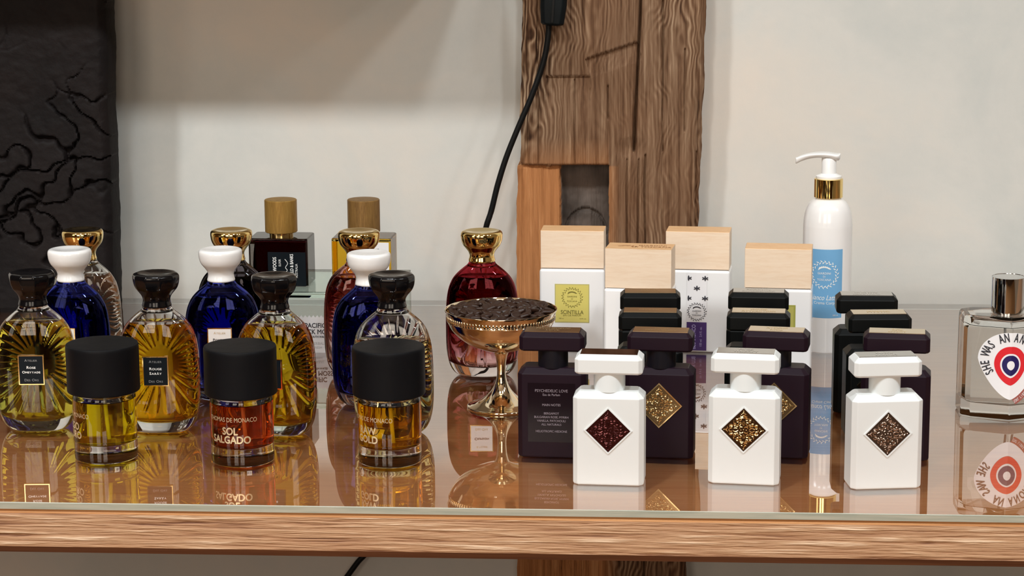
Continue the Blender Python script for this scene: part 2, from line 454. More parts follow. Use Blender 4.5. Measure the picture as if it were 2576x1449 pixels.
_cw = {}
def char_w(ch):
    if ch == ' ': return 0.28
    if ch not in _cw:
        vs, _ = text_geo(ch, 1.0); _cw[ch] = max(v[0] for v in vs) - min(v[0] for v in vs)
    return _cw[ch]
def add_caps(bm, s, size, x, y, fn, mi=1, sx=1.25, gap=0.13, bold=0.0, k=0.78):
    """small capitals: the first letter of each word larger, the rest low and wide"""
    items = []; first = True
    for ch in s:
        z = 1.0 if first and ch != ' ' else k
        first = (ch == ' '); items.append((ch, z, char_w(ch) * z * size * sx))
    tot = sum(w for _, _, w in items) + gap * size * (len(items) - 1); cx = x - tot / 2
    for ch, z, w in items:
        if ch != ' ': add_text(bm, ch, size * z, cx + w / 2, y - (1 - z) * size * 0.35, fn, mi, sx, 0.0, bold)
        cx += w + gap * size

def flat_fn(y0, zc=0.0, xc=0.0, off=0.00012):
    """label plane facing -Y at depth y0"""
    return lambda x, z, e=0: Vector((xc + x, y0 - off - e, zc + z))

def raised(bm, pts, y_face, thick, zc=0, xc=0, mi=0):
    """a plate with real thickness whose front face stands at y_face - thick"""
    loft([[Vector((xc + x, y_face, zc + z)) for x, z in pts], [Vector((xc + x, y_face - thick, zc + z)) for x, z in pts]], bm, mi=mi)

def rect(w, h): return [(-w / 2, -h / 2), (w / 2, -h / 2), (w / 2, h / 2), (-w / 2, h / 2)]

def ellipse(a, b, cx=0, cy=0, n=16, rot=0):
    out = []
    for k in range(n):
        t = 2 * pi * k / n; x, y = a * cos(t), b * sin(t)
        out.append((cx + x * cos(rot) - y * sin(rot), cy + x * sin(rot) + y * cos(rot)))
    return out

def keep(bm):
    return bm

def wreath(bm, fn, cx, cy, r, mi):
    rnd = random.Random(5)
    for k in range(44):
        a = pi / 2 + 2 * pi * (k + 0.5) / 44
        rr = r * (1 + (0.09 if k % 2 else -0.05) + rnd.uniform(-0.03, 0.03))
        add_poly(bm, ellipse(r * 0.12, r * 0.038, cx + rr * cos(a), cy + rr * sin(a), 8, a + (0.7 if k % 2 else 2.2)), fn, mi)
    for k in range(-3, 4):
        a = pi / 2 + k * 0.24
        add_poly(bm, ellipse(r * 0.16, r * 0.05, cx + r * 0.6 * cos(a), cy + 0.12 * r + r * 0.5 * sin(a), 8, a + pi / 2 + 0.4), fn, mi)
    add_text(bm, 'GIARDINI', r * 0.25, cx, cy + r * 0.10, fn, mi)
    add_text(bm, 'DI', r * 0.20, cx, cy - r * 0.16, fn, mi)
    add_text(bm, 'TOSCANA', r * 0.24, cx, cy - r * 0.42, fn, mi)

# ------------------------------------------------------------------ the room
def struct(name, bm, m_):
    o = obj(name, bm, m_); o['kind'] = 'structure'; return o
x0, x1, y0, y1, zh = ROOM
bm = bmesh.new(); box(bm, x0 - 0.1, x1 + 0.1, y1, y1 + 0.12, 0, zh); struct('wall_back', bm, M['wall'])
bm = bmesh.new(); box(bm, x0 - 0.1, x1 + 0.1, y0 - 0.2, y1 + 0.12, -0.1, 0); struct('floor', bm, M['floor'])
bm = bmesh.new(); box(bm, x0 - 0.1, x1 + 0.1, y0 - 0.2, y1 + 0.12, zh, zh + 0.1); struct('ceiling', bm, M['room_ceiling'])
bm = bmesh.new(); box(bm, x1, x1 + 0.1, y0, y1, 0, zh); struct('wall_right', bm, M['room_wall'])
bm = bmesh.new()
sy0, sy1 = SIDE[0] - SIDE[2] / 2, SIDE[0] + SIDE[2] / 2; sz0, sz1 = SIDE[1] - SIDE[3] / 2, SIDE[1] + SIDE[3] / 2
for a in ((y0, sy0, 0, zh), (sy1, y1, 0, zh), (sy0, sy1, 0, sz0), (sy0, sy1, sz1, zh)): box(bm, x0 - 0.1, x0, a[0], a[1], a[2], a[3])
struct('wall_left', bm, M['dark_panel'])
bm = bmesh.new(); xs = x0
wz0, wz1 = WIN[0][1] - WIN[0][3] / 2, WIN[0][1] + WIN[0][3] / 2
for cx, cz, ww, hh in WIN:
    box(bm, xs, cx - ww / 2, y0 - 0.1, y0, 0, zh)
    box(bm, cx - ww / 2, cx + ww / 2, y0 - 0.1, y0, 0, wz0); box(bm, cx - ww / 2, cx + ww / 2, y0 - 0.1, y0, wz1, zh)
    xs = cx + ww / 2
box(bm, xs, x1, y0 - 0.1, y0, 0, zh)
struct('wall_front', bm, M['dark_panel'])
for i, (cx, cz, ww, hh) in enumerate(WIN):
    bm = bmesh.new(); X0, X1 = cx - ww / 2, cx + ww / 2
    for a in ((X0, X0 + 0.05, wz0, wz1), (X1 - 0.05, X1, wz0, wz1), (X0, X1, wz0, wz0 + 0.05), (X0, X1, wz1 - 0.05, wz1),
              (cx - 0.02, cx + 0.02, wz0, wz1), (X0, X1, cz - 0.2, cz - 0.17), (X0, X1, cz + 0.28, cz + 0.31)):
        box(bm, a[0], a[1], y0 - 0.005, y0 + 0.03, a[2], a[3])
    struct('window_%d' % (i + 1), bm, M['window_paint'])
bm = bmesh.new()
for a in ((sy0, sy0 + 0.05, sz0, sz1), (sy1 - 0.05, sy1, sz0, sz1), (sy0, sy1, sz0, sz0 + 0.05), (sy0, sy1, sz1 - 0.05, sz1),
          (SIDE[0] - 0.02, SIDE[0] + 0.02, sz0, sz1), (sy0, sy1, SIDE[1] + 0.2, SIDE[1] + 0.23)):
    box(bm, x0 - 0.005, x0 + 0.03, a[0], a[1], a[2], a[3])
struct('window_3', bm, M['window_paint'])

# unseen shelf added above the view at the left to shade the wall below
bm = bmesh.new(); box(bm, -0.80, -0.20, WALL_Y - 0.20, WALL_Y - 0.001, T + 0.385, T + 0.405)
tag(obj('added_shade_shelf', bm, M['room_wall']), 'pale shelf added out of view to shade the wall above the left of the table', 'shelf')

# warm ceiling spots
LAMP = (0.90, 0.97, 1.0)
for i, (lx, ly, pw) in enumerate([(-1.5, 0.6, 1.7), (-0.55, 0.6, 0.75), (0.35, 0.6, 0.8), (1.2, 0.6, 0.9), (2.1, 0.6, 0.7)]):
    l = bpy.data.lights.new('ceiling_spot_light', 'SPOT'); l.energy = 79 * pw; l.color = LAMP; l.shadow_soft_size = 0.10
    l.spot_size = radians(95); l.spot_blend = 1.0
    o = bpy.data.objects.new('ceiling_spot_light', l); COL.objects.link(o); o.location = (lx, ly, 2.69)
    tgt = Vector((lx * 0.7, 2.08, T + 0.05)); o.rotation_euler = (tgt - o.location).to_track_quat('-Z', 'Y').to_euler()

# the track the spots hang from
bm = bmesh.new(); box(bm, -1.7, 2.4, 0.50, 0.54, 2.86, 2.90)
for x_ in (-1.5, 0.3, 2.2): box(bm, x_ - 0.01, x_ + 0.01, 0.51, 0.53, 2.895, zh)
tag(obj('lamp_track', bm, M['window_paint']), 'dark ceiling track for the spot lamps high above the table', 'lamp track')

# ------------------------------------------------------------------ timber post
def fbm(x, y, z=0.0, o=4):
    return noise.fractal(Vector((x, y, z)), 1.0, 2.0, o)

def make_timber():
    # rows: coarse below and above, fine where the surface is looked at
    zs = [0.0, 0.15, 0.3] + [0.30 + 0.01 * k for k in range(1, 40)]
    z = T - 0.05
    zs = [q_ for q_ in zs if q_ < z]
    while z < T + 0.42: zs.append(z); z += 0.0016
    zs += [T + 0.43, T + 0.5, T + 0.7, T + 1.0, T + 1.5, zh]
    NX = 300
    xa0 = upright(1312, 0, POST_Y).x; xb0 = upright(1775, 0, POST_Y).x; ztop = upright(1312, 0, POST_Y).z
    zm = upright(1400, 418, POST_Y).z
    xa1 = upright(1303, 740, POST_Y).x; xb1 = upright(1745, 735, POST_Y).x; zbot = upright(1303, 740, POST_Y).z
    mx0, mx1 = upright(1410, 480, POST_Y).x, upright(1531, 480, POST_Y).x
    cr0, cr1 = upright(1612, 0, POST_Y), upright(1594, 385, POST_Y)
    s2a, s2b = upright(1700, 0, POST_Y), upright(1622, 600, POST_Y)
    n1 = [upright(a, b, POST_Y) for a, b in ((1475, 150), (1600, 108))]
    n2 = [upright(a, b, POST_Y) for a, b in ((1372, 190), (1484, 188))]
    knot = upright(1588, 375, POST_Y)
    extra = [(upright(a, b, POST_Y).x, upright(a, b, POST_Y).z, upright(a, c_, POST_Y).z) for a, b, c_ in
             ((1352, -50, 415), (1445, 200, 415), (1530, 215, 300), (1578, 400, 740), (1606, 400, 700), (1668, 0, 380), (1724, 120, 330), (1752, 380, 760))]
    bm = bmesh.new(); lo = bm.verts.layers.float.new('orange'); lg = bm.verts.layers.float.new('grey')
    grid = []
    for z in zs:
        t = (ztop - z) / (ztop - zbot); t = max(-0.3, min(1.25, t))
        xa = xa0 + (xa1 - xa0) * max(0, t) ** 1.0 + 0.0016 * fbm(z * 40, 1.3) - (0.002 if z < zm else 0)
        xb = xb0 + (xb1 - xb0) * max(0, t) ** 1.8 + 0.0022 * fbm(z * 28, 9.3)
        row = []
        # column positions snap to the mortise edges
        for j in range(NX + 1):
            u = j / NX; x = xa + (xb - xa) * u
            d = 0.0; org = 0.0; gry = 0.0
            warp = 0.004 * fbm(x * 12, z * 5, 3)
            d += 0.0010 * fbm((x + warp) * 330, z * 9, 1.0, 3)
            d += 0.0030 * fbm(x * 14, z * 6, 4.0)
            ed = min(u, 1 - u) * (xb - xa)
            d += 0.010 * (1 - min(1, ed / 0.012)) ** 2
            # long drying crack and a joint beside it
            if z > cr1.z:
                cx = cr1.x + (cr0.x - cr1.x) * (z - cr1.z) / (cr0.z - cr1.z) + 0.0006 * fbm(z * 30, 2)
                d += 0.012 * exp(-((x - cx) / 0.0011) ** 2)
            cx2 = s2b.x + 0.0008 * fbm(z * 20, 5)
            if z < knot.z - 0.005: d += 0.006 * exp(-((x - cx2) / 0.0008) ** 2)
            for cxk, zt_, zb_ in extra:
                if zb_ < z < zt_: d += 0.004 * exp(-((x - cxk - 0.0009 * fbm(z * 16, cxk * 50)) / 0.0007) ** 2)
            cx3 = cx2 + 0.018
            d += 0.003 * exp(-((x - cx3) / 0.0009) ** 2) * (0.5 + 0.5 * fbm(z * 8, 7))
            # axe-hewn facet and a shallow step
            vx = n1[1] - n1[0]; w = ((x - n1[0].x) * vx.x + (z - n1[0].z) * vx.z) / (vx.x ** 2 + vx.z ** 2)
            if -0.02 < w < 1.02:
                dist = (z - n1[0].z - vx.z * w - 0.0 ) 
                if -0.017 < dist < 0.001: d += 0.0045 * (1 - abs(dist + 0.003) / 0.017)
            if n2[0].x < x < n2[1].x and 0 < n2[0].z - z < 0.05: d += 0.0035 * (1 - (n2[0].z - z) / 0.05)
            rr = sqrt(((x - knot.x) / 0.016) ** 2 + ((z - knot.z) / 0.011) ** 2)
            if rr < 1.2: d += 0.0035 * max(0, 1.2 - rr)
            # cut for the tenon: plank at its left, dark pocket at its right
            jag = 0.0012 * fbm(x * 90, 3.1)
            if z < zm + jag:
                if x < mx0 + 0.0008 * fbm(z * 60, 8):
                    d = 0.0035 + 0.0006 * fbm(x * 300, z * 5, 2); org = 1.0
                    if mx0 - x < 0.0012: d += 0.002
                elif x < mx1 + 0.001 * fbm(z * 50, 4) and z > T + 0.02:
                    d = 0.028 + 0.004 * fbm(x * 25, z * 25, 6); gry = 1.0
                    aa = sqrt(((x - (mx0 + mx1) / 2) / 0.022) ** 2 + ((z - (zm - 0.078)) / 0.028) ** 2)
                    if abs(aa - 1) < 0.07 and z > zm - 0.078: d += 0.004
                elif x < mx1 + 0.012: org = 0.6 * (1 - (x - mx1) / 0.012)
            elif z < zm + 0.03 and x < mx1: org = 0.45 * (1 - (z - zm) / 0.03)
            if z < zm + 0.0016 and z > zm - 0.0010 and x < mx1: d += 0.003
            v = bm.verts.new((x, POST_Y + d, z)); v[lo] = max(0, org); v[lg] = gry
            row.append(v)
        grid.append(row)
    for a, b in zip(grid, grid[1:]):
        for j in range(NX): bm.faces.new((a[j], a[j + 1], b[j + 1], b[j]))
    # sides running back into the wall
    for j in (0, NX):
        col = [r[j] for r in grid]; bk = [bm.verts.new((v.co.x, WALL_Y + 0.02, v.co.z)) for v in col]
        for a in range(len(col) - 1):
            f = (col[a], col[a + 1], bk[a + 1], bk[a]) if j == 0 else (col[a + 1], col[a], bk[a], bk[a + 1])
            bm.faces.new(f)
    me = bpy.data.meshes.new('timber_post'); bm.to_mesh(me); bm.free()
    me.shade_smooth()
    o = link('timber_post', me, M['timber'])
    return tag(o, 'old brown timber post with a dark mortise pocket, set in the pale wall', 'timber post')
make_timber()

# black post at the left
def make_black_post():
    py_ = BACK - 0.052
    xr0, xr1 = upright(263, 0, py_), upright(284, 740, py_)
    sl = (xr1.x - xr0.x) / (xr1.z - xr0.z)
    bm = bmesh.new(); grid = []
    zs = [T + 0.0014 * k for k in range(325)] + [T + 0.56, T + 0.70]
    xl = xr0.x - 0.24
    def crack(x, z):
        v = Vector((x * 12 + 1.0 * fbm(x * 11, z * 11, 1), 0, z * 13 + 1.0 * fbm(x * 11, z * 11, 5)))
        d_, _ = noise.voronoi(v)
        e = d_[1] - d_[0]
        m_ = max(0, min(1, 0.30 + 2.2 * fbm(x * 5, z * 5, 31)))
        return exp(-(e / 0.03) ** 2) * m_
    for z in zs:
        row = []
        xr = xr0.x + sl * (max(z, T - 0.2) - xr0.z) + 0.0022 * fbm(z * 22, 3.3)
        for j in range(161):
            u = j / 160; x = xl + (xr - xl) * u
            d = 0.002 * fbm(x * 12, z * 12, 2) + 0.0007 * fbm(x * 90, z * 90, 8)
            d += 0.010 * crack(x, z)
            ed = (1 - u) * (xr - xl); d += 0.008 * (1 - min(1, ed / 0.01)) ** 2
            row.append(bm.verts.new((x, py_ + d, z)))
        grid.append(row)
    for a, b in zip(grid, grid[1:]):
        for j in range(160): bm.faces.new((a[j], a[j + 1], b[j + 1], b[j]))
    for j in (0, 160):
        col = [r[j] for r in grid]; bk = [bm.verts.new((v.co.x, py_ + 0.042, v.co.z)) for v in col]
        for a in range(len(col) - 1):
            bm.faces.new((col[a], col[a + 1], bk[a + 1], bk[a]) if j == 0 else (col[a + 1], col[a], bk[a], bk[a + 1]))
    e = [x for x in bm.edges if x.is_boundary]
    bmesh.ops.holes_fill(bm, edges=e)
    me = bpy.data.meshes.new('black_slab'); bm.to_mesh(me); bm.free()
    me.shade_smooth()
    me.set_sharp_from_angle(angle=radians(50))
    o = link('black_slab', me, M['black_post'])
    tag(o, 'tall rough black slab with a cracked surface standing at the left end of the table', 'slab')
make_black_post()

# ------------------------------------------------------------------ table
TX0, TX1 = -1.05, 1.15
TH = 0.0053
def make_table():
    t = thing('display_table', 'long brown wooden table with a brushed oak front edge carrying all the bottles', 'table', ((TX0 + TX1) / 2, (FRONT + BACK) / 2, 0))
    L = (TX1 - TX0) / 2; Dp = (BACK - FRONT) / 2; zt = T - TH - 0.0002
    def prof(z, inset): return [Vector((-L + inset, -Dp + 0.0006 + inset, z)), Vector((L - inset, -Dp + 0.0006 + inset, z)), Vector((L - inset, Dp - inset, z)), Vector((-L + inset, Dp - inset, z))]
    bm = bmesh.new()
    zz = [zt, zt - 0.0018, zt - 0.0032, zt - 0.0290, zt - 0.0345]
    ins = [0.0018, 0.0004, 0.0, 0.0, 0.0035]
    rings = [prof(z, i) for z, i in zip(zz, ins)]
    vs = [[bm.verts.new(p) for p in r] for r in rings]
    mi = [1, 1, 2, 3]
    for i in range(4):
        for j in range(4):
            k = (j + 1) % 4; f = bm.faces.new((vs[i][j], vs[i + 1][j], vs[i + 1][k], vs[i][k])); f.material_index = mi[i]
    f = bm.faces.new(vs[0]); f.material_index = 0
    f = bm.faces.new(list(reversed(vs[-1]))); f.material_index = 3
    obj('tabletop', bm, [M['table_top'], M['bevel_wood'], M['apron'], M['under_wood']], t)
    for sx in (-1, 1):
        for sy in (-1, 1):
            bm = bmesh.new(); cx, cy = sx * (L - 0.04), sy * (Dp - 0.06)
            loft([[Vector((cx + a * w, cy + b * w, z)) for a, b in ((-1, -1), (1, -1), (1, 1), (-1, 1))] for w, z in ((0.022, 0), (0.03, zt - 0.0345))], bm)
            obj('leg', bm, M['under_wood'], t)
    bm = bmesh.new(); box(bm, -L + 0.07, L - 0.07, -Dp + 0.022, -Dp + 0.040, 0.03, 0.480); obj('added_shade_panel', bm, M['under_wood'], t)  # unseen panel added under the front edge to darken the wall behind
    g = thing('glass_sheet', 'clear glass sheet with a greenish ground front edge lying over the wooden table', 'glass sheet', ((TX0 + TX1) / 2, (FRONT + BACK) / 2, T - TH))
    bm = bmesh.new()
    r0 = [Vector((-L, -Dp, 0)), Vector((L, -Dp, 0)), Vector((L, Dp, 0)), Vector((-L, Dp, 0))]
    e = 0.0005
    r1 = [Vector((p.x, p.y, TH - e)) for p in r0]
    r2 = [Vector((p.x * (1 - e / L), p.y * (1 - e / Dp), TH)) for p in r0]
    vs = [[bm.verts.new(p) for p in r] for r in (r0, r1, r2)]
    for i in range(2):
        for j in range(4):
            k = (j + 1) % 4; f = bm.faces.new((vs[i][j], vs[i][k], vs[i + 1][k], vs[i + 1][j])); f.material_index = 1
    f = bm.faces.new(vs[2]); f.material_index = 0
    f = bm.faces.new(list(reversed(vs[0]))); f.material_index = 2
    obj('sheet', bm, [M['sheet'], M['sheet_edge'], M['sheet_under']], g)
make_table()

# ------------------------------------------------------------------ power cord with its switch
def make_cord():
    yw = POST_Y - 0.012
    t = thing('power_cord', 'thin black electric cord hanging down the wall with an inline switch at its top', 'cord', (0, 0, 0))
    pts = []
    for px, py, yy in ((1404, -260, yw), (1398, -120, yw), (1382, 30, yw), (1379, 90, yw), (1366, 160, yw), (1338, 240, yw), (1304, 320, yw), (1274, 395, yw),
                       (1252, 465, yw), (1236, 530, yw), (1222, 575, yw), (1212, 640, yw + 0.012), (1203, 700, yw + 0.022), (1195, 745, yw + 0.026), (1180, 800, yw + 0.03),):
        pts.append(tuple(upright(px, py, yy)))
    p = upright(1180, 800, yw + 0.03)
    a, b = upright(918, 1396, yw + 0.03), upright(872, 1452, yw + 0.03)
    mid = (p + a) / 2 + Vector((0.03, 0, 0))
    pts += [tuple(mid), tuple(a + Vector((0.035, 0, 0.03))), tuple(a), tuple(b), tuple(b + Vector((-0.07, 0, -0.1))), tuple(b + Vector((-0.1, 0, -0.25))), (b.x - 0.1, b.y, 0.004)]
    pts = catmull(pts, 8)
    bm = bmesh.new(); tube(bm, pts, 0.0031, 10)
    obj('cable', bm, M['cable'], t, smooth=True)
    c = upright(1393, 12, yw); bm = bmesh.new()
    h_ = 0.042
    rings = []
    for z, w, d in ((-0.021, 0.009, 0.006), (-0.019, 0.0118, 0.0085), (0.0, 0.0135, 0.0095), (0.03, 0.0135, 0.0095), (0.05, 0.0118, 0.0085), (0.052, 0.009, 0.006)):
        rings.append([p_ + Vector((0, 0, 0)) for p_ in oct_ring(2 * w, 2 * d, 0.004, z)])
    loft(rings, bm)
    o = obj('switch', bm, M['switch'], t, bevel=0.0012); o.location = c + Vector((0, -0.002, 0)); o.rotation_euler = (0, radians(4), 0)
    bm = bmesh.new(); box(bm, -0.001, 0.0012, -0.0108, -0.009, -0.017, 0.048)
    s_ = obj('seam', bm, M['cable'], o)
make_cord()

# ------------------------------------------------------------------ sun-ray flasks
PROF = [  # z, half width, half depth (metres)
    (0.0000, 0.0180, 0.0100), (0.0009, 0.0215, 0.0122), (0.0028, 0.0250, 0.0142), (0.0068, 0.0284, 0.0160), (0.0140, 0.0312, 0.0176),
    (0.0270, 0.0331, 0.0186), (0.0450, 0.0334, 0.0188), (0.0600, 0.0332, 0.0187), (0.0730, 0.0323, 0.0183), (0.0820, 0.0307, 0.0176),
    (0.0880, 0.0286, 0.0168), (0.0930, 0.0258, 0.0156), (0.0975, 0.0218, 0.0142), (0.1015, 0.0172, 0.0127), (0.1050, 0.0131, 0.0113), (0.1085, 0.0112, 0.0108)]
ZL = 0.056
def flask_ring(hw, hd, z, n, rays=0.0, e=2.5):
    ring = []
    for j in range(n):
        a = 2 * pi * j / n; ca, sa = cos(a), sin(a)
        ex = 2 / e
        x = hw * abs(ca) ** ex * (1 if ca >= 0 else -1); y = hd * abs(sa) ** ex * (1 if sa >= 0 else -1)
        if rays:
            # groove field radiating from the label on both broad faces
            dz = z - ZL; r = sqrt(x * x + dz * dz); th = atan2(dz, x)
            g = abs(cos(th * 15 + 0.3 * sin(3 * th))) ** 14
            w = max(0, min(1, (r - 0.013) / 0.004)) * max(0, min(1, (0.0315 - abs(x)) / 0.003)) * max(0, min(1, (z - 0.010) / 0.010)) * max(0, min(1, (0.100 - z) / 0.008))
            k = 1 + rays * g * w / max(hd, 0.004)
            if y > 0: y *= k
        ring.append(Vector((x, y, z)))
    return ring

def prof_at(z): return lerp_prof(PROFS, z)
PROFS = catmull(PROF, 5)

def flask_meshes():
    n = 260
    zs = sorted(set([p[0] for p in PROFS if p[0] < 0.012 or p[0] > 0.1] + [0.0125 + 0.0007 * k for k in range(125)]))
    bm = loft([flask_ring(*prof_at(z), z, n, 0.0011) for z in zs])
    outer = bpy.data.meshes.new('glass_body'); bmesh.ops.recalc_face_normals(bm, faces=bm.faces); bm.to_mesh(bm and outer); bm.free(); outer.shade_smooth()
    def inner(z0, z1, wall, rays, roundb, name):
        rings = []
        N = 46
        for k in range(N + 1):
            z = z0 + (z1 - z0) * (k / N)
            hw, hd = prof_at(z); hw -= wall * 1.15; hd -= wall
            if roundb:
                t = min(1, (z - z0) / 0.009); s_ = sqrt(max(0.0, 1 - (1 - t) ** 2)); s_ = max(s_, 0.25)
                hw *= s_ ** 0.6; hd *= s_ ** 0.6
            rings.append(flask_ring(hw, hd, z, 120, rays))
        b = loft(rings); me = bpy.data.meshes.new(name); bmesh.ops.recalc_face_normals(b, faces=b.faces); b.to_mesh(me); b.free(); me.shade_smooth()
        return me
    liq = inner(0.0095, 0.0935, 0.0021, 0.0, True, 'liquid')
    liq2 = inner(0.0095, 0.0800, 0.0021, 0.0, True, 'liquid')
    air = inner(0.0940, 0.1030, 0.0030, 0.0, False, 'air_space')
    air2 = inner(0.0805, 0.1030, 0.0026, 0.0, False, 'air_space')
    return outer, liq, liq2, air, air2
FL_OUT, FL_LIQ, FL_LIQ2, FL_AIR, FL_AIR2 = flask_meshes()

def cap_mesh(facet):
    pr = [(0.0118, 0), (0.0121, 0.0012), (0.0114, 0.004), (0.0113, 0.0065), (0.0124, 0.0095), (0.0146, 0.0125), (0.0169, 0.0155), (0.0183, 0.0190), (0.0189, 0.0225),
          (0.0190, 0.0252), (0.0186, 0.0270), (0.0174, 0.0282), (0.0150, 0.0287), (0.0110, 0.0283), (0.006, 0.0277), (0.002, 0.0275)]
    pr = catmull(pr, 4)
    fn = None
    if facet:
        def fn(a, z):
            k = 10; m_ = (a * k / (2 * pi)) % 1 - 0.5
            s_ = min(1, max(0, (z - 0.006) / 0.008)) * facet
            return 1 - s_ * (1 - cos(pi / k) / cos(m_ * 2 * pi / k)) if False else (1 - s_) + s_ * (cos(pi / k) / cos(m_ * 2 * pi / k)) * 1.02
    bm = lathe(pr, 90, fn=fn); me = bpy.data.meshes.new('cap'); bmesh.ops.recalc_face_normals(bm, faces=bm.faces); bm.to_mesh(me); bm.free(); me.shade_smooth()
    return me
CAP_F, CAP_S = cap_mesh(0.85), cap_mesh(0.0)

def curved_fn(hwz=0.0, yoff=0.0):
    """surface of the flask's front face"""
    def f(x, z, e=0):
        hw, hd = prof_at(ZL + z)
        u = min(0.98, abs(x) / hw); y = -hd * (1 - u ** 2.5) ** (1 / 2.5)
        return Vector((x, y - 0.0010 - yoff - e, ZL + z))
    return f

def make_flask(px, py, label, kind, names, rz=0.0, group=None, low=False, half=0.013, tilt=0):
    p = ground(px, py); 
    t = thing('perfume_bottle', label, 'perfume bottle', (p.x, p.y + half, T), rz, group, (1.0, 0.968, 0.982))
    capm, bodym, liqm = kind
    def sh(name, me, m_, par=t, sm=True):
        if not me.materials: me.materials.append(m_)
        o = bpy.data.objects.new(name, me); COL.objects.link(o); o.parent = par
        o.material_slots[0].link = 'OBJECT'; o.material_slots[0].material = m_
        return o
    gb = sh('glass_body', FL_OUT, bodym)
    sh('liquid', FL_LIQ2 if low else FL_LIQ, liqm)
    sh('air_space', FL_AIR2 if low else FL_AIR, M['air'])
    c = sh('cap', CAP_S if capm is not M['black_cap'] else CAP_F, capm); c.location.z = 0.1078
    # framed label
    dark = capm is M['black_cap']
    bm = bmesh.new(); w_, h_ = 0.0212, 0.0254
    fn = curved_fn(); yl = fn(0, 0).y
    frame_m = M['gold']; ground_m = M['label_black'] if dark else M['label_cream']
    raised(bm, rect(w_, h_), yl + 0.0012, 0.0020, ZL)
    f = flat_fn(yl - 0.0008, ZL)
    add_poly(bm, rect(w_ - 0.0016, h_ - 0.0016), lambda x, y: f(x, y), 1)
    f2 = flat_fn(yl - 0.0008, ZL, 0, 0.0003)
    add_caps(bm, 'ATELIER', 0.0030, 0, 0.0083, f2, 3, 1.05)
    ys = [0.0022, -0.0018] if len(names) == 2 else [0.0005]
    for s_, yy in zip(names, ys): add_caps(bm, s_, 0.0031 if len(s_) < 8 else 0.0028, 0, yy, f2, 2, 1.15, bold=0.00007)
    add_caps(bm, 'DES ORS', 0.0030, 0, -0.0086, f2, 3, 1.05)
    obj('label_plate', bm, [frame_m, ground_m, M['ink_light'] if dark else M['ink_dark'], M['ink_dim'] if dark else M['ink_gold']], t)
    return t

BK = (M['black_cap'], M['clear'])
GA = 'flasks with glossy black caps'
make_flask(88, 1088, 'black capped flask of yellow perfume cut by the left edge of the picture', (*BK, M['yellow']), ['ROSE', 'OMEYYADE'], radians(4), GA)
make_flask(398, 1092, 'black capped flask of amber perfume labelled ROUGE, second from the left in its row', (*BK, M['amber']), ['ROUGE', 'SARÂY'], radians(4), GA)
make_flask(693, 1100, 'black capped flask of golden perfume half behind the orange red round bottle', (*BK, M['amber2']), ['LUNE', 'FELINE'], radians(-7), GA)
make_flask(987, 1097, 'black capped flask of pale perfume behind the rightmost short round bottle', (*BK, M['pale']), ['NOIR', 'BY NIGHT'], radians(-3), GA, low=True)
WK = (M['white_cap'], M['blue_out'], M['blue'])
GW = 'blue flasks with white caps'
make_flask(182, 1010, 'cobalt blue flask with a white cap, leftmost of the three blue ones', WK, ['MUSC', 'IMMORTEL'], radians(-9), GW)
make_flask(559, 1011, 'cobalt blue flask with a white cap and a cream POMELO label, middle of the three', WK, ['POMELO', 'RIVIERA'], radians(3), GW)
make_flask(930, 1024, 'cobalt blue flask with a white cap, partly behind the rightmost black capped flask', WK, ['BLEU', 'MADELEINE'], radians(14), GW)
GG = 'flasks with polished gold caps'
def GK(k): return (M['gold_cap'], M[k + '_out'] if k != 'water' else M['clear'], M[k])
make_flask(214, 944, 'clear ribbed flask with a gold cap in front of the black slab', GK('water'), ['NUDA', 'VERITAS'], radians(-8), GG)
make_flask(586, 946, 'dark grey flask with a gold cap behind the middle blue flask', GK('grey'), ['NOIR'], radians(4), GG)
make_flask(905, 950, 'rose tinted ribbed flask with a gold cap behind the rightmost blue flask', GK('pink'), ['ROSE'], radians(6), GG)
make_flask(1212, 951, 'deep red flask with a gold cap behind the goblet of beans', GK('red'), ['CRIMSON'], radians(0), GG)

